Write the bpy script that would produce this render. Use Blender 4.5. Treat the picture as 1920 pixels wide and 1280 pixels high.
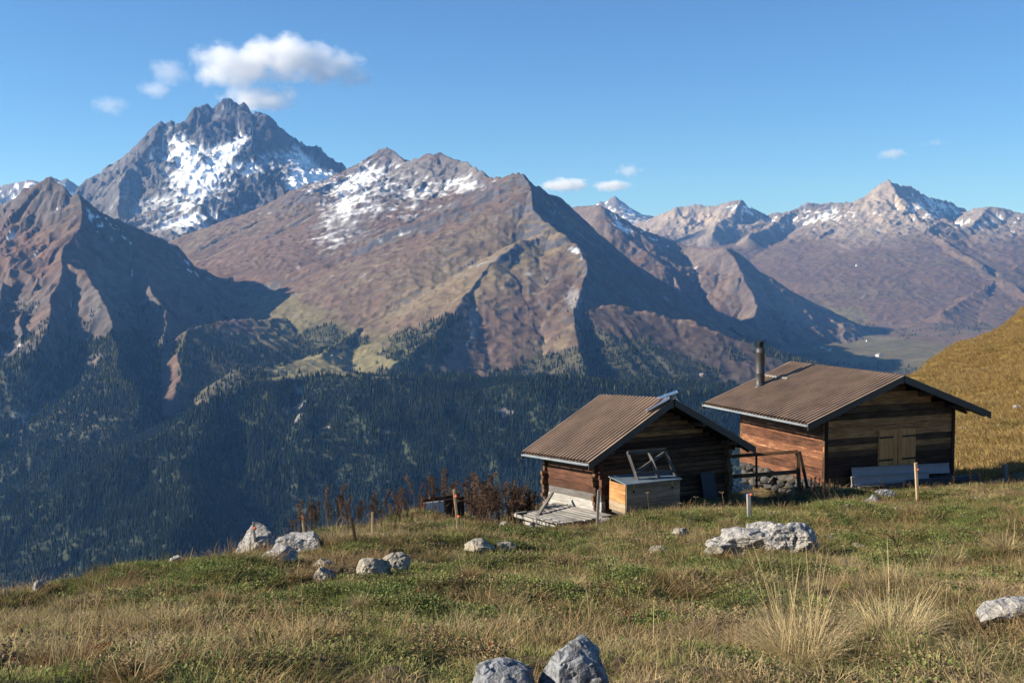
import bpy, bmesh, math, random
import numpy as np
from mathutils import Vector, Matrix, noise as mnoise

for o in list(bpy.data.objects):
    bpy.data.objects.remove(o)
scene = bpy.context.scene
COL = scene.collection
R = math.radians

# ------------------------------------------------------------------ camera
F = 2133.0                      # focal length in photo pixels (1920 wide)
PITCH = math.atan(135.0 / F)    # horizon sits at row 505 of 1280
cam_d = bpy.data.cameras.new('camera')
cam_d.sensor_width = 36.0
cam_d.lens = F / 1920.0 * 36.0
cam_d.clip_start = 0.1
cam_d.clip_end = 60000.0
cam = bpy.data.objects.new('camera', cam_d)
cam.location = (0, 0, 0)
cam.rotation_euler = (math.pi / 2 - PITCH, 0, 0)
COL.objects.link(cam)
scene.camera = cam

# ------------------------------------------------------------------ light
SUN_EL = R(25)
SUN_AZ = R(98)                  # measured from the view axis (+Y) towards the left (-X)
sdir = Vector((-math.sin(SUN_AZ) * math.cos(SUN_EL), math.cos(SUN_AZ) * math.cos(SUN_EL), math.sin(SUN_EL)))
world = bpy.data.worlds.new('World')
scene.world = world
world.use_nodes = True
wn = world.node_tree
sky = wn.nodes.new('ShaderNodeTexSky')
sky.sky_type = 'NISHITA'
sky.sun_disc = False
sky.sun_elevation = SUN_EL
sky.sun_rotation = math.atan2(sdir.x, sdir.y)   # clockwise from +Y
sky.altitude = 1800
sky.air_density = 1.0
sky.dust_density = 0.1
sky.ozone_density = 3.0
bg = wn.nodes['Background']
tint = wn.nodes.new('ShaderNodeMix'); tint.data_type = 'RGBA'; tint.blend_type = 'MULTIPLY'
tint.inputs[0].default_value = 1.0
tint.inputs[7].default_value = (0.55, 0.82, 1.06, 1)
wn.links.new(sky.outputs[0], tint.inputs[6])
wn.links.new(tint.outputs[2], bg.inputs[0])
bg.inputs[1].default_value = 0.07
sun_d = bpy.data.lights.new('sun', 'SUN')
sun_d.energy = 5.0
sun_d.angle = R(0.53)
sun_d.color = (1.0, 0.93, 0.82)
sun = bpy.data.objects.new('sun', sun_d)
sun.rotation_euler = (-sdir).to_track_quat('-Z', 'Y').to_euler()
sun.location = (-200, 50, 200)
COL.objects.link(sun)
scene.view_settings.view_transform = 'Standard'
scene.view_settings.look = 'None'
scene.view_settings.gamma = 1.0
scene.view_settings.exposure = 1.0
scene.view_settings.use_curve_mapping = False
scene.render.engine = 'CYCLES'
scene.cycles.use_denoising = True
scene.cycles.max_bounces = 6
scene.cycles.diffuse_bounces = 3
scene.cycles.glossy_bounces = 2
scene.cycles.transparent_max_bounces = 12
scene.cycles.volume_bounces = 4
scene.cycles.volume_max_steps = 512
scene.cycles.volume_step_rate = 0.3

# ------------------------------------------------------------------ helpers
CP, SP = math.cos(PITCH), math.sin(PITCH)
def at(px, py, Y):
    """world point that lies at depth Y on the sight line of photo pixel (px, py)"""
    u = (px - 960.0) / F; v = (640.0 - py) / F
    dy = CP + v * SP
    k = Y / dy
    return Vector((u * k, Y, (-SP + v * CP) * k))
def to_px(X, Y, Z):
    dz = Y * CP - Z * SP
    up = Y * SP + Z * CP
    return 960 + F * X / dz, 640 - F * up / dz

def hsh(ix, iy, seed):
    h = (ix.astype(np.uint32) * np.uint32(374761393) + iy.astype(np.uint32) * np.uint32(668265263) + np.uint32((seed * 2246822519) & 0xffffffff))
    h = (h ^ (h >> np.uint32(13))) * np.uint32(1274126177)
    return h ^ (h >> np.uint32(16))
def gnoise(x, y, seed=0):
    x = np.asarray(x, np.float64); y = np.asarray(y, np.float64)
    xf = np.floor(x); yf = np.floor(y)
    fx = (x - xf).astype(np.float32); fy = (y - yf).astype(np.float32)
    ix = xf.astype(np.int64); iy = yf.astype(np.int64)
    def g(dx, dy):
        a = hsh(ix + dx, iy + dy, seed).astype(np.float32) * np.float32(2 * math.pi / 4294967296.0)
        return np.cos(a) * (fx - dx) + np.sin(a) * (fy - dy)
    u = fx * fx * fx * (fx * (fx * 6 - 15) + 10); v = fy * fy * fy * (fy * (fy * 6 - 15) + 10)
    a = g(0, 0); b = g(1, 0); c = g(0, 1); d = g(1, 1)
    return (a + (b - a) * u) * (1 - v) + (c + (d - c) * u) * v   # about -0.7..0.7
def fbm(x, y, seed=0, oct=5, gain=0.5):
    s = 0; a = 1.0; f = 1.0
    for i in range(oct):
        s = s + a * gnoise(x * f, y * f, seed + i * 17); a *= gain; f *= 2.03
    return s
def ridged(x, y, seed=0, oct=5, gain=0.5):
    s = 0; a = 1.0; f = 1.0; w = 1.0
    for i in range(oct):
        n = 1 - np.abs(gnoise(x * f, y * f, seed + i * 31)) * 1.6
        n = n * n * w
        s = s + a * n; w = np.clip(n * 1.6, 0, 1); a *= gain; f *= 2.07
    return s * 0.5
def sstep(a, b, x):
    t = np.clip((x - a) / (b - a), 0, 1); return t * t * (3 - 2 * t)

def tag(o, label=None, cat=None, group=None, kind=None):
    if label: o['label'] = label
    if cat: o['category'] = cat
    if group: o['group'] = group
    if kind: o['kind'] = kind
    return o
def link(name, me, parent=None, loc=None):
    o = bpy.data.objects.new(name, me); COL.objects.link(o)
    if loc is not None: o.location = loc
    if parent is not None: o.parent = parent
    return o
def empty(name, loc=(0, 0, 0), rz=0.0):
    o = bpy.data.objects.new(name, None); COL.objects.link(o)
    o.location = loc; o.rotation_euler = (0, 0, rz); o.empty_display_size = 0.3
    return o
def mesh_np(name, verts, faces, mats=(), smooth=True):
    """verts (n,3), faces (m,k) arrays -> mesh"""
    verts = np.asarray(verts, np.float32); faces = np.asarray(faces, np.int32)
    me = bpy.data.meshes.new(name)
    n, m, k = len(verts), len(faces), faces.shape[1]
    me.vertices.add(n); me.vertices.foreach_set('co', verts.ravel())
    me.loops.add(m * k); me.loops.foreach_set('vertex_index', faces.ravel())
    me.polygons.add(m)
    me.polygons.foreach_set('loop_start', np.arange(0, m * k, k, dtype=np.int32))
    me.polygons.foreach_set('loop_total', np.full(m, k, np.int32))
    if smooth: me.polygons.foreach_set('use_smooth', np.ones(m, bool))
    me.update(calc_edges=True)
    for mt in mats: me.materials.append(mt)
    return me
def grid_faces(nr, nc):
    i = np.arange(nr - 1)[:, None] * nc + np.arange(nc - 1)[None, :]
    return np.stack([i, i + 1, i + 1 + nc, i + nc], -1).reshape(-1, 4)
def set_color(me, name, rgb):
    a = me.attributes.new(name, 'FLOAT_COLOR', 'POINT')
    buf = np.ones((len(rgb), 4), np.float32); buf[:, :3] = rgb
    a.data.foreach_set('color', buf.ravel())
def set_float(me, name, v):
    a = me.attributes.new(name, 'FLOAT', 'POINT')
    a.data.foreach_set('value', np.asarray(v, np.float32).ravel())

# node helpers
class NT:
    def __init__(s, name, rough=0.9, spec=0.2):
        s.m = bpy.data.materials.new(name); s.m.use_nodes = True
        s.t = s.m.node_tree; s.b = s.t.nodes['Principled BSDF']
        s.b.inputs['Roughness'].default_value = rough
        s.b.inputs['Specular IOR Level'].default_value = spec
    def n(s, typ, **kw):
        nd = s.t.nodes.new(typ)
        for k, v in kw.items():
            if k.startswith('i_'):
                key = k[2:]
                key = int(key) if key.isdigit() else key.replace('_', ' ')
                nd.inputs[key].default_value = v
            else: setattr(nd, k, v)
        return nd
    def l(s, a, b): s.t.links.new(a, b)
    def coord(s, which='Object', scale=(1, 1, 1), rot=(0, 0, 0)):
        tc = s.n('ShaderNodeTexCoord'); mp = s.n('ShaderNodeMapping')
        mp.inputs['Scale'].default_value = scale; mp.inputs['Rotation'].default_value = rot
        s.l(tc.outputs[which], mp.inputs[0]); return mp.outputs[0]
    def noise(s, vec, scale, detail=4, rough=0.6, dist=0.0, out=0):
        nd = s.n('ShaderNodeTexNoise'); nd.inputs['Scale'].default_value = scale
        nd.inputs['Detail'].default_value = detail; nd.inputs['Roughness'].default_value = rough
        nd.inputs['Distortion'].default_value = dist
        if vec is not None: s.l(vec, nd.inputs['Vector'])
        return nd.outputs[out]
    def ramp(s, fac, stops):
        r = s.n('ShaderNodeValToRGB'); cr = r.color_ramp
        while len(cr.elements) < len(stops): cr.elements.new(0.5)
        for e, (p, c) in zip(cr.elements, stops):
            e.position = p; e.color = (c[0], c[1], c[2], 1) if len(c) == 3 else c
        s.l(fac, r.inputs[0]); return r.outputs[0]
    def mix(s, fac, a, b, mode='MIX'):
        nd = s.n('ShaderNodeMix', data_type='RGBA', blend_type=mode)
        for i, v in ((0, fac), (6, a), (7, b)):
            if isinstance(v, (int, float)): nd.inputs[i].default_value = v
            elif isinstance(v, tuple): nd.inputs[i].default_value = (*v, 1) if len(v) == 3 else v
            else: s.l(v, nd.inputs[i])
        return nd.outputs[2]
    def math(s, op, a, b=None, clamp=False):
        nd = s.n('ShaderNodeMath', operation=op, use_clamp=clamp)
        for i, v in ((0, a), (1, b)):
            if v is None: continue
            if isinstance(v, (int, float)): nd.inputs[i].default_value = v
            else: s.l(v, nd.inputs[i])
        return nd.outputs[0]
    def rng(s, v, a, b, c=0.0, d=1.0):
        nd = s.n('ShaderNodeMapRange')
        nd.inputs[1].default_value = a; nd.inputs[2].default_value = b; nd.inputs[3].default_value = c; nd.inputs[4].default_value = d
        s.l(v, nd.inputs[0]); return nd.outputs[0]
    def bump(s, h, strength, dist):
        nd = s.n('ShaderNodeBump'); nd.inputs['Strength'].default_value = strength; nd.inputs['Distance'].default_value = dist
        s.l(h, nd.inputs['Height']); s.l(nd.outputs[0], s.b.inputs['Normal']); return nd
    def col(s, c):
        if isinstance(c, tuple): s.b.inputs['Base Color'].default_value = (*c, 1)
        else: s.l(c, s.b.inputs['Base Color'])
    def attr(s, name, out='Color', typ='GEOMETRY'):
        nd = s.n('ShaderNodeAttribute'); nd.attribute_name = name; nd.attribute_type = typ
        return nd.outputs[out]
# ------------------------------------------------------------------ far terrain
def ridge_field(X, Y, ridges):
    sh = X.shape
    Z = np.full(sh, -5000.0, np.float32); S = np.zeros(sh, np.float32); D = np.full(sh, 1e5, np.float32); ID = np.zeros(sh, np.float32)
    for ri, (pts, sl, sr, sf, L) in enumerate(ridges):
        P = [at(a, b, c * 1000.0) for a, b, c in pts]
        acc = 0.0; last = len(P) - 2
        for si, (p, q) in enumerate(zip(P[:-1], P[1:])):
            dx, dy = q.x - p.x, q.y - p.y; ln = math.hypot(dx, dy)
            if ln < 1: continue
            rx = X - p.x; ry = Y - p.y
            t_ = (rx * dx + ry * dy) / (ln * ln); t = np.clip(t_, 0, 1)
            cap = (np.clip(-t_, 0, 9) if si == 0 else 0) + (np.clip(t_ - 1, 0, 9) if si == last else 0)
            ex = rx - t * dx; ey = ry - t * dy
            d = np.sqrt(ex * ex + ey * ey) + 1e-3
            side = (dx * ry - dy * rx) / (ln * d)          # +1 left of travel, -1 right
            side = np.clip(side, -1, 1)
            w = 0.5 + 0.5 * side
            s0 = sr + (sl - sr) * w
            sg = sf if not isinstance(sf, tuple) else sf[1] + (sf[0] - sf[1]) * w
            z = p.z + (q.z - p.z) * t - (sg * d + (s0 - sg) * L * (1 - np.exp(-d / L)))
            z = z - cap * ln * 0.75
            m = z > Z
            Z = np.where(m, z, Z); S = np.where(m, acc + t * ln + ri * 7919.0, S); D = np.where(m, d, D); ID = np.where(m, ri, ID)
            acc += ln
    return Z, S, D, ID

FLOOR_Y = [0, 1500, 3000, 3400, 4500, 6500, 8000, 10500, 20000]
FLOOR_Z = [-640, -640, -600, -520, -470, -440, -425, -330, -300]

MASS = {}
def massif(name, px0, px1, Y0, Y1, nc, nr, ridges, gul=(180, 35), rid=(500, 60), fine=(90, 12), warp=60, seed=1, floor=-900.0, rough_by_z=None, jag=0.0, smooth=()):
    t = (np.linspace(px0, px1, nc) - 960.0) / F
    Yr = np.linspace(Y0, Y1, nr)
    X = (t[None, :] * Yr[:, None]).astype(np.float32); Y = np.repeat(Yr[:, None], nc, 1).astype(np.float32)
    wx = fbm(X / 420.0, Y / 420.0, seed + 5, 3) * warp; wy = fbm(X / 420.0, Y / 420.0, seed + 9, 3) * warp
    fade = 1.0
    Z, S, D, ID = ridge_field(X + wx, Y + wy, ridges)
    near = 1 - np.exp(-D / 120.0)
    k = near
    if rough_by_z is not None:
        k = near * (rough_by_z[2] + (1 - rough_by_z[2]) * sstep(rough_by_z[0], rough_by_z[1], Z))
    if smooth:
        qx, qy = to_px(X.astype(np.float64), Y, Z); sm_ = 0
        for (bx, by, rx, ry, an_) in smooth:
            a_ = R(an_); ux = ((qx - bx) * math.cos(a_) + (qy - by) * math.sin(a_)) / rx; uy = (-(qx - bx) * math.sin(a_) + (qy - by) * math.cos(a_)) / ry
            sm_ = np.maximum(sm_, np.exp(-(ux * ux + uy * uy) ** 2))
        k = k * (1 - .85 * sm_)
    g = np.abs(gnoise(S / gul[0] + wx * 0.004, D / 1400.0, seed + 21)) * 1.3 + 0.5 * np.abs(gnoise(S / (gul[0] * 0.43) + wy * 0.006, D / 600.0, seed + 22))
    Z = Z - gul[1] * (.5 * k + .5 * near) * (1 - np.clip(g * 2.0, 0, 1))
    wn_ = fbm(X / 260.0, Y / 260.0, seed + 33, 3)
    an = ridged(S / (rid[0] * .30) + wn_ * .5, D / (rid[0] * 1.5) + wn_ * .3, seed + 44, 4, 0.5)
    Z = Z + rid[1] * k * (.45 * (ridged(X / rid[0], Y / rid[0], seed + 40, 5, 0.5) - 0.55) + .75 * (an - .5))
    Z = Z + fine[1] * (0.35 + 0.65 * k) * (ridged(X / fine[0], Y / fine[0], seed + 60, 3) - 0.5)
    if jag: Z = Z + jag * np.exp(-D / 70.0) * (fbm(S / 70.0, D / 200.0, seed + 80, 4) + .2)
    Z = np.maximum(Z, floor)
    MASS[name] = dict(X=X, Y=Y, Z=Z, S=S, D=D, ID=ID, nc=nc, nr=nr, px0=px0, px1=px1, Y0=Y0, Y1=Y1)
    return MASS[name]
def sample_z(m, X, Y):
    j = ((960.0 + F * X / Y) - m['px0']) / (m['px1'] - m['px0']) * (m['nc'] - 1)
    i = (Y - m['Y0']) / (m['Y1'] - m['Y0']) * (m['nr'] - 1)
    ok = (i >= 0) & (j >= 0) & (i < m['nr'] - 1) & (j < m['nc'] - 1)
    i = np.clip(i, 0, m['nr'] - 1.001); j = np.clip(j, 0, m['nc'] - 1.001)
    i0 = i.astype(int); j0 = j.astype(int); fi = i - i0; fj = j - j0; Z = m['Z']
    z = (Z[i0, j0] * (1 - fi) + Z[i0 + 1, j0] * fi) * (1 - fj) + (Z[i0, j0 + 1] * (1 - fi) + Z[i0 + 1, j0 + 1] * fi) * fj
    return np.where(ok, z, -5000.0)

# ---- the ridges (photo column, photo row, kilometres away), then the slopes left/right of travel, far slope, reach
peak = massif('rocky_peak', 60, 720, 5600, 9400, 440, 340, [
    ([(-60,520,8.7),(60,430,8.6),(155,358,8.5),(195,330,8.4),(230,300,8.3),(262,268,8.2),(283,248,8.15),(305,227,8.1),(309,233,8.1),(322,228,8.1),(334,233,8.1),(345,218,8.12),(362,202,8.15),(385,196,8.2),(394,205,8.2),(410,194,8.2),(418,187,8.2),(427,185,8.2),(436,187,8.2),(447,190,8.2),(460,199,8.2),(469,214,8.2),(477,216,8.2),(486,210,8.15),(500,216,8.1),(512,228,8.15),(530,246,8.2),(556,268,8.3),(580,292,8.4),(610,316,8.5),(645,331,8.5),(700,325,8.3)], .95, .95, .45, 700),
    ([(305,228,8.1),(285,262,7.85),(268,292,7.65),(238,318,7.45),(222,350,7.2),(215,395,6.9),(250,425,6.6)], .5, 1.2, .5, 500),
    ([(394,200,8.2),(400,235,8.0),(392,262,7.85),(378,290,7.7)], .9, 1.1, .7, 300),
    ([(330,232,8.1),(300,290,7.75),(285,330,7.5),(300,365,7.2)], .8, 1.1, .6, 300),
    ([(486,210,8.15),(470,250,7.95),(452,275,7.8),(430,312,7.6),(408,333,7.4)], .7, 1.2, .6, 350),
    ([(530,246,8.2),(520,290,7.85),(500,322,7.6),(478,345,7.4),(455,362,7.2),(430,378,7.05),(405,412,6.8),(372,446,6.5),(345,468,6.2)], .6, 1.2, .5, 450),
    ([(556,268,8.3),(560,310,7.9),(575,350,7.5),(570,400,7.1)], .8, 1.0, .6, 350),
    ([(500,322,7.6),(540,370,7.2),(545,410,6.9),(520,440,6.6)], .8, 1.0, .5, 300),
    ([(250,425,6.6),(330,372,6.9),(372,392,6.7),(330,440,6.3)], .35, .35, .3, 400),
    ([(665,322,7.3),(650,380,6.9),(625,430,6.2),(560,460,5.9)], .5, .6, .35, 500),
], gul=(75, 70), rid=(360, 150), fine=(80, 44), warp=45, seed=11, rough_by_z=(-100, 350, .45), jag=42,
    smooth=[(365, 335, 48, 36, 0), (432, 285, 55, 16, -42), (345, 285, 18, 40, -10), (485, 318, 50, 12, -25), (595, 375, 26, 60, 0), (300, 400, 75, 34, 0), (545, 430, 60, 26, 0), (560, 320, 16, 45, -20)])

mid = massif('middle_mountain', 300, 1760, 3000, 7700, 820, 440, [
    ([(640,330,7.3),(665,318,7.1),(690,311,6.95),(700,296,6.85),(712,284,6.8),(724,278,6.75),(738,279,6.7),(752,292,6.6),(766,303,6.5),(790,298,6.3),(803,291,6.2),(816,291,6.15),(829,287,6.1),(846,298,6.0),(862,303,5.95),(890,315,5.8),(914,323,5.7),(926,336,5.6),(950,333,5.3),(966,328,5.15),(979,325,5.05)], .95, .52, (.8, .40), 500),
    ([(979,325,5.05),(990,334,5.08),(1004,346,5.12),(1018,352,5.16),(1030,364,5.2),(1040,368,5.22),(1052,372,5.25),(1065,393,5.28),(1085,413,5.33),(1110,434,5.4),(1150,466,5.5),(1200,508,5.64),(1260,541,5.82),(1320,572,6.02),(1400,607,6.3),(1450,630,6.5),(1500,655,6.7),(1560,690,6.9),(1700,740,7.0)], .7, 1.0, (.6, .62), 450),
    ([(979,325,5.05),(998,352,4.9),(1006,395,4.7),(1030,425,4.55),(1062,455,4.4),(1093,492,4.2),(1090,540,4.0),(1076,580,3.85),(1085,640,3.6),(1100,700,3.35)], 1.25, .42, (.7, .42), 260),
    ([(1020,445,4.5),(970,452,4.4),(930,492,4.2),(880,545,4.0),(835,590,3.75),(800,640,3.5),(730,700,3.25)], .62, .36, .43, 240),
    ([(1085,575,3.9),(1150,572,3.95),(1210,585,3.95),(1300,604,3.9),(1400,640,3.8),(1500,682,3.7),(1580,720,3.6)], .3, .42, .42, 500),
    ([(740,282,6.7),(700,340,6.4),(660,390,6.1),(625,440,5.8),(565,480,5.4),(500,520,5.0)], .5, .5, (.8, .35), 400),
    ([(829,287,6.1),(800,350,5.8),(740,440,5.3),(690,520,4.8),(600,590,4.3),(560,620,4.0)], .45, .5, (.8, .36), 500),
    ([(926,336,5.6),(880,400,5.2),(820,480,4.8),(740,560,4.3),(660,630,3.8),(600,670,3.5)], .42, .48, (.8, .38), 500),
    ([(565,480,5.3),(500,505,5.1),(430,520,4.9),(380,530,4.8)], .3, .4, (.5, .3), 400),
    ([(600,590,4.3),(500,600,4.0),(420,600,3.85),(345,618,3.6),(330,680,3.35),(322,740,3.1)], .35, .75, .4, 300),
    ([(600,670,3.4),(520,685,3.3),(440,700,3.1)], .2, .45, .4, 300),
], gul=(62, 24), rid=(420, 66), fine=(60, 22), warp=40, seed=37, floor=-620, rough_by_z=(180, 540, .10), jag=16)

left = massif('brown_mountain', -260, 560, 2700, 5400, 460, 330, [
    ([(-400,470,4.7),(-200,440,4.6),(-60,405,4.5),(0,380,4.5),(40,358,4.5),(70,345,4.5),(95,333,4.5),(108,343,4.48),(124,356,4.45),(138,371,4.42),(152,364,4.4),(166,382,4.42),(200,402,4.5),(240,417,4.6),(290,440,4.7),(328,463,4.8),(350,492,4.85),(395,513,4.95),(440,538,5.05),(488,568,5.15)], .8, 1.0, (.6, .7), 400),
    ([(152,366,4.4),(150,405,4.25),(142,440,4.1),(122,482,3.95),(112,530,3.75),(85,585,3.55),(50,650,3.3)], 1.15, .5, .55, 260),
    ([(124,490,3.95),(155,508,3.85),(190,560,3.65),(222,620,3.45),(235,690,3.2)], 1.2, .75, .6, 250),
    ([(70,520,3.85),(45,575,3.65),(20,640,3.4)], .9, .6, .6, 200),
    ([(10,530,3.8),(-20,600,3.5),(-60,660,3.3)], .9, .6, .6, 200),
    ([(240,417,4.6),(250,470,4.3),(285,520,4.1),(310,580,3.85),(318,640,3.5)], 1.0, .9, .7, 200),
    ([(235,690,3.2),(260,760,2.95)], .6, .6, .5, 200),
    ([(-100,560,3.7),(-150,700,3.2)], .6, .6, .5, 300),
], gul=(70, 30), rid=(420, 90), fine=(60, 26), warp=50, seed=53, floor=-900, rough_by_z=(-500, 0, .9), jag=14)

fore = massif('forest_slope', -320, 1700, 1300, 3600, 360, 190, [
    ([(1690,1000,2.6),(1560,860,2.7),(1420,762,2.8),(1320,750,2.85),(1240,722,2.8),(1080,712,2.8),(960,715,2.8),(900,728,2.78),(820,742,2.75),(700,705,2.85),(600,698,2.9),(480,712,2.85)], .40, .10, .40, 3000),
    ([(480,712,2.85),(400,752,2.75),(330,792,2.65),(250,838,2.55),(150,890,2.45),(60,935,2.35),(0,970,2.3),(-150,1060,2.15),(-300,1150,2.0)], .38, .55, (.40, .5), 800),
    ([(400,770,2.7),(350,910,2.3),(320,1060,1.9)], .42, .42, .42, 500),
    ([(1420,742,2.85),(1420,860,2.4)], .42, .42, .42, 500),
], gul=(260, 16), rid=(650, 75), fine=(70, 6), warp=90, seed=71, floor=-900)

hill = massif('middle_hill', 1000, 1800, 5600, 9200, 380, 240, [
    ([(1000,440,8.2),(1060,393,8.0),(1078,386,7.9),(1125,384,7.7),(1150,396,7.7),(1180,420,7.75),(1230,441,7.8),(1290,462,7.7),(1330,466,7.5),(1362,462,7.4),(1385,474,7.5),(1412,497,7.65),(1450,530,7.8),(1500,553,8.0),(1536,572,8.1),(1600,600,8.3)], .7, .92, (.5, .6), 400),
    ([(1150,396,7.7),(1175,440,7.5),(1215,470,7.3),(1260,515,7.1),(1290,560,6.7),(1310,610,6.3)], 1.0, .5, .5, 300),
    ([(1362,462,7.4),(1390,510,7.1),(1410,560,6.8),(1420,610,6.4)], 1.0, .6, .55, 300),
    ([(1450,530,7.8),(1470,575,7.3)], .9, .6, .6, 200),
], gul=(100, 40), rid=(400, 70), fine=(80, 20), warp=45, seed=91, floor=-900)

far = massif('far_mountain', 1080, 2250, 6600, 13200, 520, 360, [
    ([(1120,440,12.3),(1210,413,12.2),(1240,400,12.1),(1262,390,12.0),(1300,383,12.0),(1345,386,11.9),(1370,378,11.8),(1388,375,11.8),(1400,386,11.8),(1438,402,11.8),(1480,396,11.8),(1520,380,11.9),(1560,381,12.0),(1590,389,11.9),(1603,380,11.8),(1632,361,11.7),(1652,344,11.6),(1666,337,11.6)], .9, .72, .27, 480),
    ([(1666,337,11.6),(1682,346,11.7),(1702,350,11.9),(1730,364,12.15),(1762,375,12.4),(1800,386,12.75),(1815,395,12.75)], .9, 1.05, (.5, .42), 480),
    ([(1800,400,12.2),(1835,390,11.3),(1856,388,11.0),(1880,392,11.0),(1920,402,10.9),(2000,415,10.8),(2250,430,10.6)], .9, .72, .27, 480),
    ([(1666,337,11.6),(1680,365,11.35),(1702,388,11.1),(1690,425,10.6),(1640,460,10.1)], 1.3, .6, .28, 260),
    ([(1388,375,11.8),(1380,398,11.5),(1340,420,11.1),(1330,440,10.8)], .9, .5, .28, 260),
    ([(1480,396,11.8),(1440,425,11.1),(1410,440,10.7)], .9, .5, .28, 260),
    ([(1603,380,11.8),(1580,415,11.1),(1530,440,10.6)], .9, .5, .28, 260),
    ([(1856,388,11.0),(1820,420,10.6),(1760,450,10.1),(1700,500,9.4)], .5, .4, .27, 350),
    ([(2000,415,10.8),(1950,470,9.8),(1860,530,8.8),(1760,590,7.9)], .35, .3, .25, 500),
    ([(2250,430,10.6),(2200,480,9.0),(2080,560,7.8)], .35, .3, .25, 500),
], gul=(130, 50), rid=(560, 95), fine=(100, 30), warp=70, seed=113, floor=-900, rough_by_z=(150, 460, .09), jag=26)

spike = massif('far_spike', 1020, 1330, 14000, 17000, 150, 110, [
    ([(1040,420,15.8),(1110,386,15.6),(1124,376,15.5),(1134,378,15.5),(1146,370,15.5),(1156,366,15.5),(1166,376,15.5),(1180,388,15.6),(1205,401,15.7),(1228,404,15.8),(1300,430,16)], .9, .9, .4, 400)],
    gul=(200, 60), rid=(500, 60), fine=(150, 20), warp=60, seed=131)
snowy = massif('far_snowy_ridge', -300, 260, 10000, 12600, 240, 140, [
    ([(-300,360,11.2),(-100,352,11.2),(0,348,11.2),(30,343,11.2),(58,336,11.2),(80,340,11.2),(97,330,11.2),(112,337,11.2),(124,333,11.2),(140,343,11.2),(152,350,11.2),(180,380,11.2),(240,440,11.2)], .9, .8, .4, 500)],
    gul=(200, 60), rid=(500, 70), fine=(150, 25), warp=60, seed=151)

floor_t = (np.linspace(-900, 2820, 170) - 960.0) / F
floor_Y = np.concatenate([np.linspace(250, 3000, 40), np.linspace(3050, 9000, 200), np.linspace(9100, 17500, 60)])
fX = (floor_t[None, :] * floor_Y[:, None]).astype(np.float32); fY = np.repeat(floor_Y[:, None], len(floor_t), 1).astype(np.float32)
fZ = np.interp(fY, FLOOR_Y, FLOOR_Z).astype(np.float32)
fZ += (fbm(fX / 500, fY / 500, 171, 5) * 40 + fbm(fX / 2500, fY / 2500, 181, 2) * 60) * sstep(3500, 5500, fY)
fZ += sstep(0.25, 0.9, np.abs(fX / fY + 0.02)) * 500 * sstep(2500, 6000, fY) * 0.5
MASS['valley_floor'] = dict(X=fX, Y=fY, Z=fZ, nc=len(floor_t), nr=len(floor_Y), D=np.full_like(fZ, 999), S=fX, ID=fZ * 0)

# ---- ground cover (true albedo of heath, grass, rock, snow) worked out per vertex
def in_poly(px, py, poly):
    inside = np.zeros(px.shape, bool); n = len(poly); j = n - 1
    for i in range(n):
        xi, yi = poly[i]; xj, yj = poly[j]
        c = ((yi > py) != (yj > py)) & (px < (xj - xi) * (py - yi) / (yj - yi + 1e-9) + xi)
        inside ^= c; j = i
    return inside
def blob(px, py, cx, cy, rx, ry, ang=0.0):
    a = R(ang); dx = px - cx; dy = py - cy
    u = (dx * math.cos(a) + dy * math.sin(a)) / rx; v = (-dx * math.sin(a) + dy * math.cos(a)) / ry
    return np.exp(-(u * u + v * v))
HEATH = np.array([.128, .086, .064]); HEATH2 = np.array([.085, .062, .053]); STRAW = np.array([.185, .142, .085]); GRASS = np.array([.10, .105, .045])
ROCK = np.array([.15, .135, .13]); ROCKD = np.array([.075, .072, .078]); PALE = np.array([.36, .30, .24]); SNOW = np.array([.82, .85, .90]); SCREE = np.array([.21, .195, .185])
FORESTF = np.array([.035, .042, .024])
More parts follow.
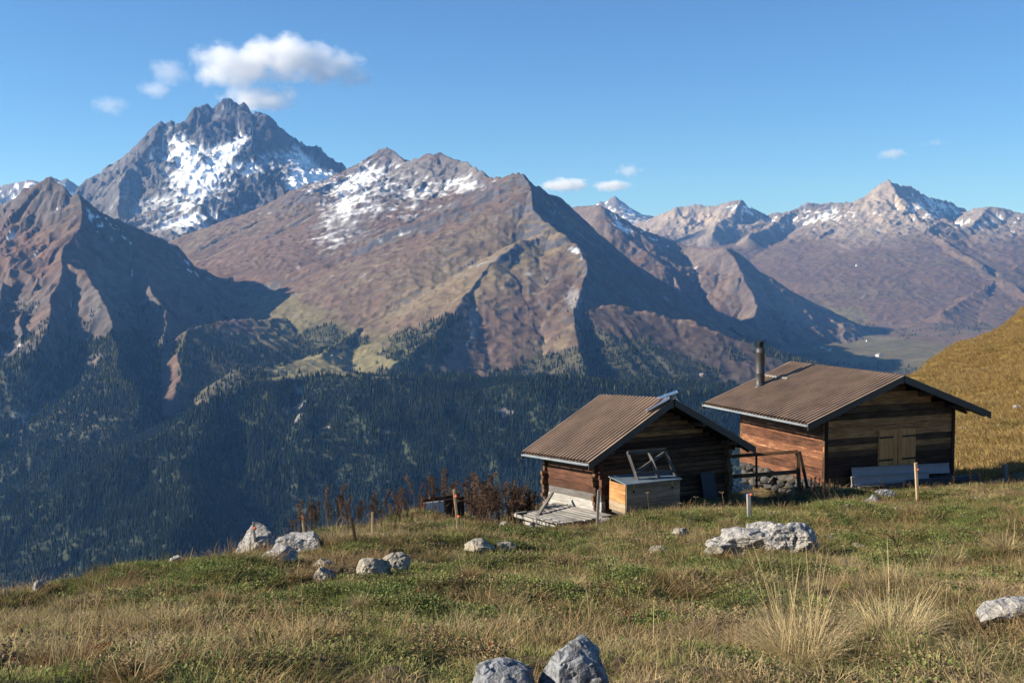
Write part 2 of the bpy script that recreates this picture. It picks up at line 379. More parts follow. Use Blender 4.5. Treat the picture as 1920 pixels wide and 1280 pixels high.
def cover(name, m):
    X, Y, Z = m['X'].astype(np.float64), m['Y'].astype(np.float64), m['Z'].astype(np.float64)
    px, py = to_px(X, Y, Z)
    # slope and curvature on the (nearly regular) grid
    dzi = np.gradient(Z, axis=0) / np.maximum(np.abs(np.gradient(Y, axis=0)), 1)
    dzj = np.gradient(Z, axis=1) / np.maximum(np.abs(np.gradient(X, axis=1)), 1)
    slope = np.sqrt(dzi ** 2 + dzj ** 2)
    def blur(a, n):
        for _ in range(n):
            a = (a + np.roll(a, 1, 0) + np.roll(a, -1, 0) + np.roll(a, 1, 1) + np.roll(a, -1, 1)) / 5
        return a
    conc = (blur(Z, 12) - Z)                              # >0 in hollows
    n1 = fbm(X / 700, Y / 700, 201, 5); n2 = fbm(X / 150, Y / 150, 211, 4); n3 = fbm(X / 45, Y / 45, 221, 3)
    n4 = gnoise(m['S'] / 40.0, m['D'] / 350.0, 231)        # streaks down the fall line
    c = np.empty(X.shape + (3,)); forest = np.zeros(X.shape)
    def lay(mask, colr):
        nonlocal c
        mk = np.clip(mask, 0, 1)[..., None]; c = c * (1 - mk) + colr * mk
    c[:] = HEATH
    lay(sstep(-.25, .35, n1 + n2 * .5) * .7, HEATH2)
    lay(sstep(.0, .5, n2 + n1 + n3 * .5) * .5, STRAW)
    lay(sstep(.15, .45, n4 + n3 * .4) * .35, STRAW); lay(sstep(-.15, -.45, n4 + n3 * .4) * .4, HEATH2 * .8)
    n5 = gnoise(m['S'] / 15.0, m['D'] / 200.0, 233); n4 = n4 * .7 + n5 * .5
    jx = n2 * 26 + n3 * 8; jy = n1 * 30 + n2 * 14
    if name == 'rocky_peak':
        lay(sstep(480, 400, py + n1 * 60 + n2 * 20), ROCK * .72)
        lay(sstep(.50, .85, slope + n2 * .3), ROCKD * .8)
        lay(blob(px, py, 300, 410, 90, 45) + blob(px, py, 225, 320, 60, 60) * .6, SCREE * .75)
        sn = (blob(px, py, 370, 330, 60, 45) * 1.15 + blob(px, py, 432, 285, 60, 20, -42) * 1.2 + blob(px, py, 590, 370, 38, 70) * 1.2 + blob(px, py, 330, 400, 100, 50) * .75
              + blob(px, py, 480, 310, 60, 22, -25) * 1.0 + blob(px, py, 560, 300, 30, 60) * .8 + blob(px, py, 330, 270, 40, 50) * .8 + blob(px, py, 430, 200, 18, 14) * .8 + blob(px, py, 520, 430, 90, 40) * .9 + blob(px, py, 440, 480, 80, 30) * .5 + blob(px, py, 620, 345, 40, 25))
        sm = sn * 1.05 + conc * .03 + n2 * .30 + n3 * .30 + n4 * 1.0 - sstep(.8, 1.5, slope) * .25
        lay(sstep(.30, .85, sm) * .34, SNOW); lay(sstep(.88, 1.0, sm), SNOW)
    elif name == 'middle_mountain':
        lay(blob(px, py, 850, 520, 200, 60, -28) * 1.3 * (.6 + n2), STRAW)
        lay(blob(px, py, 1000, 470, 170, 22, -30) * 1.2, STRAW * np.array([1, 1, .95]))
        lay(sstep(.2, .75, blob(px, py, 600, 640, 160, 50) + blob(px, py, 540, 580, 60, 30) * .8 + n2 * .4) * .8, GRASS * .6 + STRAW * .4)
        lay(in_poly(px + jx * .4, py + jy * .2, [(1300, 705), (1420, 690), (1440, 760), (1280, 760)]) * .9, GRASS * .8 + STRAW * .3)
        lay(in_poly(px + jx * .3, py + jy * .1, [(480, 700), (560, 670), (620, 655), (760, 650), (800, 690), (700, 700), (560, 705)]) * .85, GRASS * .7 + STRAW * .5)
        lay(in_poly(px + jx * .5, py + jy * .3, [(1095, 575), (1200, 585), (1400, 640), (1560, 700), (1400, 745), (1300, 745), (1100, 720)]) * .85, HEATH2 * .72)
        rk = sstep(.62, .9, slope + n2 * .35) * sstep(640, 560, py)
        lay(rk, ROCKD * 1.15)
        lay(sstep(.2, .6, blob(px, py, 720, 340, 90, 45) * 1.1 + blob(px, py, 850, 320, 80, 35) + blob(px, py, 640, 420, 70, 40) * .8 + n2 * .5 - .15), ROCK)
        lay(sstep(.35, .7, blob(px, py, 1075, 560, 18, 26) + blob(px, py, 890, 600, 10, 40) * .8 + n3 * .4), ROCK * 1.3)
        lay((np.abs(px - 885 - n2 * 14 + (py - 600) * .18) < 3.0) & (py > 575) & (py < 650), SCREE * 1.1)
        sn = blob(px, py, 640, 370, 60, 60) * 1.15 + blob(px, py, 700, 330, 60, 40) * .9 + blob(px, py, 820, 350, 90, 30) * .62 + blob(px, py, 760, 400, 120, 26, -30) * .5 + blob(px, py, 610, 450, 40, 22) * .7 + blob(px, py, 1040, 385, 22, 26) * .55 + blob(px, py, 1080, 470, 40, 9, 38) * .8 + blob(px, py, 890, 345, 60, 12) * .5 + blob(px, py, 1120, 470, 70, 30, 40) * .25
        sm = sn * .75 + conc * .03 + n2 * .4 + n3 * .55 + n4 * .6 - sstep(.8, 1.3, slope) * .2
        lay(sstep(.45, .8, sm) * .3 * sstep(600, 540, py), SNOW); lay(sstep(.84, .95, sm) * sstep(600, 540, py), SNOW)
        fo = in_poly(px + jx, py + jy, [(480, 700), (520, 650), (560, 610), (620, 600), (690, 640), (640, 665), (560, 680)])
        fo |= in_poly(px + jx, py + jy, [(700, 690), (740, 640), (800, 600), (850, 580), (872, 590), (840, 640), (800, 690), (830, 740), (700, 740)])
        fo |= in_poly(px + jx, py + jy, [(930, 700), (1080, 660), (1110, 610), (1160, 640), (1280, 670), (1345, 690), (1340, 720), (1240, 720), (1240, 780), (900, 780)])
        fo |= in_poly(px + jx * .4, py + jy * .4, [(1360, 618), (1500, 655), (1560, 690), (1760, 715), (1760, 800), (1560, 800), (1500, 700), (1420, 662)])
        fo |= in_poly(px + jx, py + jy, [(322, 640), (345, 610), (400, 600), (430, 640), (500, 650), (520, 690), (440, 720), (330, 790)])
        forest = np.where(fo, .85, 0.0)
        sp = in_poly(px, py, [(330, 590), (560, 600), (700, 640), (860, 560), (1100, 560), (1400, 640), (1400, 740), (320, 760)])
        forest = np.maximum(forest, np.where(sp & (n2 > .22), .16, 0))
        forest *= ~in_poly(px + jx * .3, py + jy * .1, [(500, 698), (560, 672), (620, 664), (720, 668), (760, 690), (620, 700)])
    elif name == 'brown_mountain':
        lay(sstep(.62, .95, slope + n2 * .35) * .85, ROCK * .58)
        lay(sstep(.2, .6, blob(px, py, 60, 380, 90, 40) + n2 * .5 - .2) * .6, ROCK * .8)
        lay(blob(px, py, 40, 470, 110, 60) * .7, HEATH * np.array([1.15, .95, .85]))
        lay(sstep(.45, .8, blob(px, py, 185, 560, 40, 70) + n3 * .5) * .5, SCREE * .6)
        sn = blob(px, py, 200, 420, 70, 25, 20) * .75 + blob(px, py, 350, 500, 40, 20, 30) * .6
        lay(sstep(.75, .85, sn + conc * .05 + n2 * .4 + n3 * .5), SNOW)
        fo = in_poly(px + jx * 1.4, py + jy, [(-300, 600), (0, 620), (40, 640), (90, 610), (140, 640), (190, 640), (240, 620), (300, 650), (340, 700), (420, 900), (300, 1300), (-300, 1300)])
        forest = np.where(fo & ~((n2 > .2) & (py < 690)), .9, 0.0)
        forest = np.maximum(forest, np.where((py > 570) & (n2 > .1), .12, 0))
    elif name == 'forest_slope':
        lay(np.ones_like(X), FORESTF * 1.0)
        forest = .85 + .15 * sstep(-.3, .0, n2 + n3 * .4)
        cl = in_poly(px + jx * .3, py + jy * .2, [(318, 784), (345, 768), (352, 776), (330, 788)])
        mead = in_poly(px + jx * .3, py + jy * .1, [(470, 716), (520, 700), (640, 690), (720, 694), (760, 700), (740, 708), (640, 702), (560, 706)])
        rocks = sstep(.66, .76, blob(px, py, 555, 760, 26, 50, 10) * .9 + blob(px, py, 600, 800, 14, 40) * .8 + n3 * .7 + n2 * .3) + sstep(.72, .85, blob(px, py, 950, 775, 40, 18) * .7 + blob(px, py, 560, 900, 60, 30) * .45 + blob(px, py, 130, 1045, 40, 20) * .6 + blob(px, py, 240, 860, 26, 20, -40) * .7 + n3 * .8)
        slits = (np.abs(gnoise(px / 40.0, py / 9.0, 301)) > .47) & (gnoise(px / 130., py / 90., 303) > .12)
        open_ = np.clip(cl * 1. + mead * 1. + rocks + slits * .5, 0, 1)
        lay(cl + mead * 1., GRASS * .7 + STRAW * .5)
        lay(rocks, SCREE); lay(slits * .4, STRAW)
        forest *= 1 - open_
    elif name == 'middle_hill':
        lay(sstep(.5, .9, slope + n2 * .35) * .6, ROCK * .8)
        lay(sstep(600, 680, py) * .6, HEATH2 * .8)
        sn = blob(px, py, 1160, 420, 50, 20, 50) * .7 + blob(px, py, 1230, 450, 60, 10, 20) * .4
        lay(sstep(.7, .85, sn + conc * .03 + n2 * .5 + n3 * .5), SNOW)
    elif name == 'far_mountain':
        lay(sstep(.45, .0, n1 + n2) * .5, HEATH * 1.15)
        top = sstep(470, 410, py + n1 * 40 + n2 * 15)
        c *= .8
        lay(top, PALE * .62)
        lay(top * sstep(.6, .85, slope + n2 * .3), ROCK * 1.1)
        lay(blob(px, py, 1660, 390, 55, 40) * 1.2 + blob(px, py, 1300, 410, 80, 22), PALE * .85)
        sn = blob(px, py, 1760, 385, 70, 30) * .95 + blob(px, py, 1540, 405, 90, 22) * .7 + blob(px, py, 1380, 385, 30, 18) * .6 + blob(px, py, 1420, 395, 30, 14) * .8 + blob(px, py, 1450, 430, 80, 20) * .35 + blob(px, py, 1860, 420, 60, 20) * .4
        lay(sstep(.66, .85, sn + conc * .02 + n2 * .45 + n3 * .45 + n4 * .3), SNOW)
        lay(sstep(.4, .8, blob(px, py, 1560, 600, 90, 40) + n2 * .4) * .5, GRASS * 1.2)
        lay(sstep(.25, .6, n2 + n3 * .7) * sstep(450, 520, py) * .5, HEATH2 * .8)
        forest = np.where((py > 600) & (n2 + n1 * .5 > .22), .35, 0.0)
    elif name in ('far_spike', 'far_snowy_ridge'):
        lay(np.ones_like(X), ROCK * 1.1)
        lay(sstep(.1, .3, conc * .02 + n2 + n3 * .6 + .12), SNOW)
    else:
        lay(sstep(3200, 4500, Y) * in_poly(px + jx * .5, py + jy * .2, [(1500, 640), (1600, 622), (1760, 640), (1800, 690), (1500, 690)]) * .8, GRASS * .6 + STRAW * .3)
        forest = np.where((n2 + n1 > .12) & (Y > 3300) & (Y < 9000), .45, 0.0)
        forest = np.maximum(forest, np.where((Y < 3300) | ((Y < 6600) & (py > 668 + jy * .35)), 1.0, 0.0))
        forest *= ~in_poly(px + jx * .3, py + jy * .2, [(1520, 640), (1760, 640), (1800, 684), (1560, 684)])
        lay(np.where(Y < 3300, .9, 0), FORESTF)
    c *= (1 + n3 * .25 + n2 * .12)[..., None]
    lay(forest * .75, FORESTF * 1.3)
    m['forest'] = forest; m['px'] = px; m['py'] = py
    return np.clip(c, .01, .95)

def mountain_material():
    t = NT('mountain_ground', .95, .1)
    base = t.attr('cover')
    co = t.coord('Object')
    n = t.noise(co, .035, 8, .65); n2 = t.noise(co, .011, 6, .6)
    f = t.math('ADD', t.rng(n, .28, .72, .66, 1.30), t.rng(n2, .3, .7, -.12, .12))
    comb = t.n('ShaderNodeVectorMath', operation='SCALE'); t.l(base, comb.inputs[0]); t.l(f, comb.inputs['Scale'])
    t.col(comb.outputs[0])
    h = t.n('ShaderNodeTexNoise', noise_type='RIDGED_MULTIFRACTAL'); t.l(co, h.inputs['Vector'])
    h.inputs['Scale'].default_value = .028; h.inputs['Detail'].default_value = 7; h.inputs['Roughness'].default_value = .55
    t.bump(h.outputs[0], .8, 7.0)
    return t.m
MM = mountain_material()
NAMES = {'rocky_peak': 'mountain_peak', 'middle_mountain': 'mountain_ridge', 'brown_mountain': 'mountain_slope', 'forest_slope': 'forest_hillside', 'middle_hill': 'mountain_shoulder',
         'far_mountain': 'far_mountains', 'far_spike': 'far_peak', 'far_snowy_ridge': 'far_snowy_mountain', 'valley_floor': 'valley_ground'}
LABS = {'rocky_peak': 'steep grey rocky mountain peak with snow in its gullies, below the large white cloud',
        'middle_mountain': 'long brown mountain ridge with a pointed crest in the middle of the view',
        'brown_mountain': 'reddish brown mountain slope with a deeply shaded right face at the left edge',
        'forest_slope': 'hillside under the dark conifer forest across the valley',
        'middle_hill': 'bare brown mountain shoulder with shaded folds behind the ridge on the right',
        'far_mountain': 'wide distant mountains with pale rock tops and brown pastures on the right',
        'far_spike': 'small bluish pointed peak on the horizon right of centre',
        'far_snowy_ridge': 'snow dusted distant mountain at the far left edge',
        'valley_floor': 'green and brown valley ground between the mountains'}
for nm, m in MASS.items():
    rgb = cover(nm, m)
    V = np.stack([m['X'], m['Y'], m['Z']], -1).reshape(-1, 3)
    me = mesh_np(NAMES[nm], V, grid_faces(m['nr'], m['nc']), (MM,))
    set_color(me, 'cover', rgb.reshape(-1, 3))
    o = link(NAMES[nm], me); tag(o, LABS[nm], kind='structure')
# ------------------------------------------------------------------ conifer forest across the valley (instanced stuff)
def tree_material(name, c1, c2):
    t = NT(name, .95, .05)
    oi = t.n('ShaderNodeObjectInfo')
    co = t.coord('Object')
    n = t.noise(co, 9.0, 3, .6)
    big = t.noise(oi.outputs['Location'], .006, 3, .6)
    f = t.math('ADD', t.math('MULTIPLY', oi.outputs['Random'], .45), t.math('ADD', t.math('MULTIPLY', n, .3), t.rng(big, .35, .65, -.12, .35)))
    t.col(t.ramp(f, [(0.1, c1), (0.85, c2)]))
    return t.m
M_SPRUCE = tree_material('spruce_needles', (.005, .011, .009), (.018, .027, .017))
M_LARCH = tree_material('larch_needles', (.045, .060, .020), (.11, .10, .032))
def conifer_mesh(name, mat, seed, tiers=6, rad=.17, larch=False):
    """unit-high conifer: ragged stacked skirts of branch blades around a thin stem"""
    rng = random.Random(seed); V = []; Fs = []
    n = 5
    for k in range(n):
        a = 2 * math.pi * k / n; V.append((.012 * math.cos(a), .012 * math.sin(a), 0))
    V.append((0, 0, .97))
    for k in range(n): Fs.append((k, (k + 1) % n, n))
    for ti in range(tiers):
        f = ti / (tiers - 1)
        z1 = .10 + .80 * f + (.0 if not larch else .04)
        h = (.26 - .10 * f) * (1.15 if larch else 1)
        r = rad * (1 - f) ** .8 + .018
        m = 9 if ti < tiers - 2 else 7
        base = len(V); V.append((0, 0, min(z1 + h, 1.0)))
        off = rng.random() * 6.28
        for k in range(m * 2):
            a = off + math.pi * k / m + rng.uniform(-.1, .1)
            rr = r * (rng.uniform(.85, 1.2) if k % 2 == 0 else rng.uniform(.42, .62))
            zz = z1 - (.035 if k % 2 == 0 else -.01) + rng.uniform(-.015, .015)
            V.append((rr * math.cos(a), rr * math.sin(a), zz))
        for k in range(m * 2):
            Fs.append((base, base + 1 + k, base + 1 + (k + 1) % (m * 2)))
    return mesh_np(name, V, Fs, (mat,), smooth=False)
hidden = bpy.data.collections.new('plant_shapes')      # not linked to the scene: only a source of shapes
def src(name, me):
    o = bpy.data.objects.new(name, me); hidden.objects.link(o); return o
SPR = [src('spruce_shape', conifer_mesh('spruce_shape', M_SPRUCE, i, 6 + i % 2, (.17, .20, .23)[i % 3])) for i in range(3)]
LAR = [src('larch_shape', conifer_mesh('larch_shape', M_LARCH, 20 + i, 5, (.17, .21)[i % 2], True)) for i in range(2)]

def scatter(name, P, rot, scl, shapes, label, mats=None, kind='stuff', tilt=None, scl3=None):
    """one object: points with rot/scale/which attributes turned into instances of the shapes by geometry nodes"""
    P = np.asarray(P, np.float32); n = len(P)
    me = bpy.data.meshes.new(name); me.vertices.add(n); me.vertices.foreach_set('co', P.ravel())
    rv = np.zeros((n, 3), np.float32); rv[:, 2] = rot
    if tilt is not None: rv[:, 0] = tilt[:, 0]; rv[:, 1] = tilt[:, 1]
    a = me.attributes.new('rot', 'FLOAT_VECTOR', 'POINT'); a.data.foreach_set('vector', rv.ravel())
    sv = scl3 if scl3 is not None else np.repeat(np.asarray(scl, np.float32)[:, None], 3, 1)
    a = me.attributes.new('scl', 'FLOAT_VECTOR', 'POINT'); a.data.foreach_set('vector', np.asarray(sv, np.float32).ravel())
    which = np.random.RandomState(len(P)).randint(0, len(shapes), n).astype(np.int32)
    a = me.attributes.new('which', 'INT', 'POINT'); a.data.foreach_set('value', which)
    o = link(name, me)
    col = bpy.data.collections.new(name + '_shapes')
    for s in shapes: col.objects.link(s)
    g = bpy.data.node_groups.new(name, 'GeometryNodeTree')
    g.interface.new_socket('Geometry', in_out='INPUT', socket_type='NodeSocketGeometry')
    g.interface.new_socket('Geometry', in_out='OUTPUT', socket_type='NodeSocketGeometry')
    gi = g.nodes.new('NodeGroupInput'); go = g.nodes.new('NodeGroupOutput')
    ci = g.nodes.new('GeometryNodeCollectionInfo'); ci.inputs['Collection'].default_value = col
    ci.inputs['Separate Children'].default_value = True; ci.inputs['Reset Children'].default_value = True
    ip = g.nodes.new('GeometryNodeInstanceOnPoints'); ip.inputs['Pick Instance'].default_value = True
    def at_(nm, typ):
        nd = g.nodes.new('GeometryNodeInputNamedAttribute'); nd.data_type = typ; nd.inputs['Name'].default_value = nm
        return nd.outputs['Attribute']
    g.links.new(gi.outputs[0], ip.inputs['Points']); g.links.new(ci.outputs[0], ip.inputs['Instance'])
    g.links.new(at_('which', 'INT'), ip.inputs['Instance Index'])
    er = g.nodes.new('FunctionNodeEulerToRotation'); g.links.new(at_('rot', 'FLOAT_VECTOR'), er.inputs[0])
    g.links.new(er.outputs[0], ip.inputs['Rotation'])
    g.links.new(at_('scl', 'FLOAT_VECTOR'), ip.inputs['Scale'])
    g.links.new(ip.outputs[0], go.inputs[0])
    md = o.modifiers.new('scatter', 'NODES'); md.node_group = g
    tag(o, label, kind=kind)
    return o

def plant_forest(nm, count, oname, label, hgt=(9, 19)):
    m = MASS[nm]; rs = np.random.RandomState(sum(map(ord, nm)))
    ca = np.abs(np.gradient(m['X'], axis=1) * np.gradient(m['Y'], axis=0))
    inview = (m['px'] > -160) & (m['px'] < 2080) & (m['py'] < 1180)
    if nm == 'valley_floor': inview &= m['Y'] > 3800
    w = (m['forest'] * ca * inview).ravel(); tot = w.sum()
    dens = count / tot
    idx = rs.choice(len(w), size=count, p=w / tot)
    i = idx // m['nc'] + rs.uniform(-.5, .5, count); j = idx % m['nc'] + rs.uniform(-.5, .5, count)
    i = np.clip(i, 0, m['nr'] - 1.01); j = np.clip(j, 0, m['nc'] - 1.01)
    i0 = i.astype(int); j0 = j.astype(int); fi = i - i0; fj = j - j0
    def s(A): return (A[i0, j0] * (1 - fi) + A[i0 + 1, j0] * fi) * (1 - fj) + (A[i0, j0 + 1] * (1 - fi) + A[i0 + 1, j0 + 1] * fi) * fj
    x, y, z = s(m['X']), s(m['Y']), s(m['Z'])
    ok = np.ones(count, bool)
    for k, o in MASS.items():
        if k in (nm, 'valley_floor'): continue
        ok &= sample_z(o, x, y) < z + 4
    x, y, z = x[ok], y[ok], z[ok]; px, py = to_px(x, y, z)
    n = fbm(x / 160, y / 160, 401, 3); n2 = gnoise(x / 600, y / 600, 405)
    up = sstep(820, 640, py) * .55                        # more larches high up
    lar = rs.rand(len(x)) < np.clip(-.12 + up * .7 + n * .30 + n2 * .2, .002, .5)
    h = rs.uniform(hgt[0], hgt[1], len(x)) * (1 + n * .55)
    P = np.stack([x, y, z - .6], 1); rot = rs.rand(len(x)) * 6.28
    print(nm, 'trees', len(x), 'm2 each', tot / count)
    for nm2, mk, shp in (('', ~lar, SPR), ('_larches', lar, LAR)):
        if mk.sum() < 5: continue
        scatter(oname + nm2, P[mk], rot[mk], h[mk] * (1.0 if nm2 == '' else .85), shp, label if nm2 == '' else 'yellowing larches mixed into the ' + label)
plant_forest('forest_slope', 104000, 'conifer_forest', 'dark conifer forest on the near side of the opposite hillside')
plant_forest('middle_mountain', 32000, 'mountain_forest', 'conifer forest at the foot of the middle mountain ridge')
plant_forest('brown_mountain', 30000, 'slope_forest', 'conifer forest below the reddish mountain slope on the left')
plant_forest('valley_floor', 14000, 'valley_forest', 'dark conifer strips on the distant valley ground', (14, 24))
plant_forest('far_mountain', 2500, 'pasture_trees', 'scattered conifers on the far right pastures', (14, 26))
# ------------------------------------------------------------------ near alpine meadow
def zz(px, py, Y): return at(px, py, Y).z
def nearcol(px, knots, edge_drop=True):
    ys = [0.3, 3.0]; zs = [-1.68, -1.68 - 3.0 * 0.13]
    for Y, py in knots: ys.append(Y); zs.append(zz(px, py, Y))
    Y, z = ys[-1], zs[-1]
    for d, sl in ((1.5, .22), (4, .5), (14, .62), (60, .75), (400, .85), (400, .85)):
        Y += d; z -= d * sl; ys.append(Y); zs.append(z)
    return px, ys, zs
NC = [nearcol(-1400, [(8.5, 1290), (12, 1250), (16, 1230)]), nearcol(-500, [(8.5, 1282), (12, 1235), (17, 1200), (21, 1182)]),
      nearcol(0, [(8.5, 1280), (12, 1215), (17, 1160), (23, 1136)]),
      nearcol(220, [(8.5, 1280), (12.5, 1200), (18, 1128), (25, 1096)]),
      nearcol(440, [(8.5, 1280), (13, 1185), (20, 1094), (27, 1052)]),
      nearcol(620, [(8.5, 1280), (13.5, 1172), (21, 1078), (29, 1020), (32, 1006)]),
      nearcol(800, [(8.5, 1280), (14, 1160), (22, 1065), (30, 998), (36, 968)]),
      nearcol(985, [(8.5, 1280), (14, 1160), (24, 1058), (31, 1012), (35.5, 1008), (38, 1005), (40.5, 994), (44, 964)]),
      nearcol(1090, [(8.5, 1280), (14, 1156), (24, 1058), (31, 1010), (35, 1003), (38, 996), (41, 984), (44, 968), (48, 961)]),
      nearcol(1180, [(8.5, 1280), (14, 1152), (23, 1055), (31, 1002), (35, 985), (37, 976), (44, 960), (50, 957)]),
      nearcol(1380, [(8.5, 1280), (14, 1148), (22, 1058), (30, 1000), (38, 962), (44, 945), (54, 936)]),
      nearcol(1550, [(8.5, 1280), (14, 1148), (22, 1058), (31, 996), (38, 960), (43, 940), (52, 925), (62, 905)]),
      nearcol(1640, [(8.5, 1280), (14, 1148), (23, 1052), (32, 990), (38, 957), (43, 936), (50, 920), (60, 896), (80, 845), (95, 800), (105, 775)]),
      nearcol(1700, [(8.5, 1280), (14, 1148), (23, 1050), (32, 988), (38, 955), (43, 935), (50, 918), (60, 886), (80, 820), (100, 764), (120, 718), (128, 704)]),
      nearcol(1750, [(8.5, 1280), (14, 1146), (24, 1042), (32, 986), (38, 953), (43, 932), (50, 914), (60, 880), (80, 810), (110, 732), (135, 678), (142, 672)]),
      nearcol(1800, [(8.5, 1280), (14, 1144), (24, 1038), (32, 984), (38, 952), (43, 930), (50, 910), (60, 872), (80, 798), (110, 716), (140, 658), (152, 640)]),
      nearcol(1920, [(8.5, 1280), (14, 1140), (24, 1030), (32, 976), (39, 940), (46, 912), (60, 850), (90, 742), (130, 640), (165, 588), (178, 573)]),
      nearcol(2100, [(8.5, 1275), (14, 1130), (24, 1010), (34, 950), (46, 890), (60, 820), (90, 700), (130, 590), (180, 510), (200, 490)]),
      nearcol(3200, [(8.5, 1260), (14, 1090), (24, 960), (46, 780), (90, 500), (130, 400), (180, 330), (220, 300)])]
NN_C, NN_R = 430, 340
nt = (np.concatenate([np.linspace(-1300, -60, 40, endpoint=False), np.linspace(-60, 2000, 350, endpoint=False), np.linspace(2000, 3150, 40)]) - 960.0) / F
NN_C = len(nt)
nY = np.concatenate([np.linspace(0.6, 6, 24, endpoint=False), np.exp(np.linspace(math.log(6), math.log(70), 226, endpoint=False)), np.exp(np.linspace(math.log(70), math.log(230), 60, endpoint=False)), np.exp(np.linspace(math.log(230), math.log(950), 30))])
NN_R = len(nY)
tab = np.stack([np.interp(nY, ys, zs) for _, ys, zs in NC], 1)
nZ = np.empty((NN_R, NN_C)); cpx = 960 + nt * F; kpx = [c[0] for c in NC]
for i in range(NN_R): nZ[i] = np.interp(cpx, kpx, tab[i])
for _ in range(6):                                             # round the kinks between the knots
    a = nZ.copy(); a[1:-1] = (nZ[:-2] + 2 * nZ[1:-1] + nZ[2:]) / 4; a[:, 1:-1] = (a[:, :-2] + 2 * a[:, 1:-1] + a[:, 2:]) / 4; nZ = a
nX = nt[None, :] * nY[:, None]; nYY = np.repeat(nY[:, None], NN_C, 1)
amp = np.clip(nYY / 12.0, .5, 6.0)
calm = 1 - .85 * np.exp(-(((nX - 1.6) / 2.6) ** 2 + ((nYY - 38.6) / 2.6) ** 2))
nZ = nZ + fbm(nX / 4.5, nYY / 4.5, 501, 3) * .32 * calm * np.clip(amp, 0, 1.6) + ridged(nX / 1.7, nYY / 1.7, 511, 3) * .30 * calm * np.clip(1.4 - nYY / 80, .3, 1) + gnoise(nX / .45, nYY / .45, 521) * .035
nZ = nZ + fbm(nX / 22, nYY / 22, 531, 4) * .9 * sstep(50, 90, nYY) + ridged(nX / 90, nYY / 90, 541, 5) * 26 * sstep(140, 420, nYY)
nZ = np.maximum(nZ, -700)
lnY = np.log(nY)
def ground_z(x, y):
    x = np.asarray(x, float); y = np.asarray(y, float)
    fi = np.interp(y, nY, np.arange(NN_R)); fj = np.interp(x / y, nt, np.arange(NN_C))
    fi = np.clip(fi, 0, NN_R - 1.001); fj = np.clip(fj, 0, NN_C - 1.001)
    i = fi.astype(int); j = fj.astype(int); a = fi - i; b = fj - j
    return (nZ[i, j] * (1 - a) + nZ[i + 1, j] * a) * (1 - b) + (nZ[i, j + 1] * (1 - a) + nZ[i + 1, j + 1] * a) * b
def ground_at(px, py, ymin=3.0, ymax=400.0):
    """the point where the sight line of a photo pixel meets the meadow"""
    Ys = np.exp(np.linspace(math.log(ymin), math.log(ymax), 900))
    d = at(px, py, 1.0)
    below = d.z * Ys < ground_z(d.x * Ys, Ys)
    k = int(np.argmax(below)) if below.any() else int(np.argmin(d.z * Ys - ground_z(d.x * Ys, Ys)))
    Y = float(Ys[k]); x = d.x * Y
    return Vector((x, Y, float(ground_z(x, Y))))

npx, npy = to_px(nX, nYY, nZ)
GREEN = np.array([.06, .07, .025]); TAN = np.array([.15, .11, .065]); SOIL = np.array([.060, .046, .035]); GOLD = np.array([.30, .20, .062])
g1 = fbm(nX / 3.2, nYY / 3.2, 551, 4); g2 = fbm(nX / .7, nYY / .7, 561, 3)
def soil_mask(x, y):
    px, py = to_px(x, y, ground_z(x, y))
    s = blob(px, py, 690, 1062, 110, 26) + blob(px, py, 590, 1075, 60, 16) + blob(px, py, 780, 1045, 70, 16) + blob(px, py, 1700, 945, 90, 8) + blob(px, py, 1480, 935, 90, 16) + blob(px, py, 1300, 972, 60, 7) * .8
    return s + fbm(x / .9, y / .9, 571, 3) * .5 + sstep(.30, .55, gnoise(x / 2.3, y / 2.3, 575) + fbm(x / .8, y / .8, 576, 2) * .2) * .62
def lush(x, y):
    """0 dry straw .. 1 green turf"""
    px, py = to_px(x, y, ground_z(x, y))
    s = blob(px, py, 1560, 1000, 330, 55) * .9 + blob(px, py, 300, 1080, 330, 40) * .85 + blob(px, py, 1050, 1060, 260, 50) * .55 + blob(px, py, 620, 1130, 240, 34) * .7 + blob(px, py, 1850, 1010, 160, 60) * .5 + blob(px, py, 1150, 1140, 220, 40) * .4 + blob(px, py, 960, 1000, 80, 14) * .7
    return s + fbm(x / 2.6, y / 2.6, 581, 4) * .75 + .08
ls = lush(nX, nYY); so = soil_mask(nX, nYY)
cc = np.empty(nX.shape + (3,)); cc[:] = TAN * .8
def lay2(mk, c):
    global cc
    mk = np.clip(mk, 0, 1)[..., None]; cc = cc * (1 - mk) + c * mk
lay2(sstep(.2, .6, ls + g2 * .4), GREEN)
lay2(sstep(.5, .75, so) * sstep(70, 50, nYY), SOIL)
hillm = sstep(52, 75, nYY) * (nX > 8)
lay2(hillm, GOLD); lay2(hillm * sstep(.0, .5, g1 + g2 * .4 + fbm(nX / 14, nYY / 14, 591, 3) - .1) * .55, GREEN * 1.6); lay2(hillm * sstep(.15, .5, fbm(nX / 9, nYY / 9, 595, 4)) * .5, TAN * .7)
lay2(sstep(120, 260, nYY) * (nX < 20), FORESTF * 1.6)
cc *= (1 + g2 * .3)[..., None]
def meadow_material():
    t = NT('meadow_ground', .95, .1); base = t.attr('cover'); co = t.coord('Object')
    n = t.noise(co, 14.0, 6, .7); n2 = t.noise(co, 2.2, 5, .65)
    f = t.math('ADD', t.rng(n, .25, .75, .55, 1.35), t.rng(n2, .3, .7, -.2, .2))
    sc = t.n('ShaderNodeVectorMath', operation='SCALE'); t.l(base, sc.inputs[0]); t.l(f, sc.inputs['Scale']); t.col(sc.outputs[0])
    t.bump(n, .9, .05); return t.m
V = np.stack([nX, nYY, nZ], -1).reshape(-1, 3)
me = mesh_np('meadow_ground', V, grid_faces(NN_R, NN_C), (meadow_material(),))
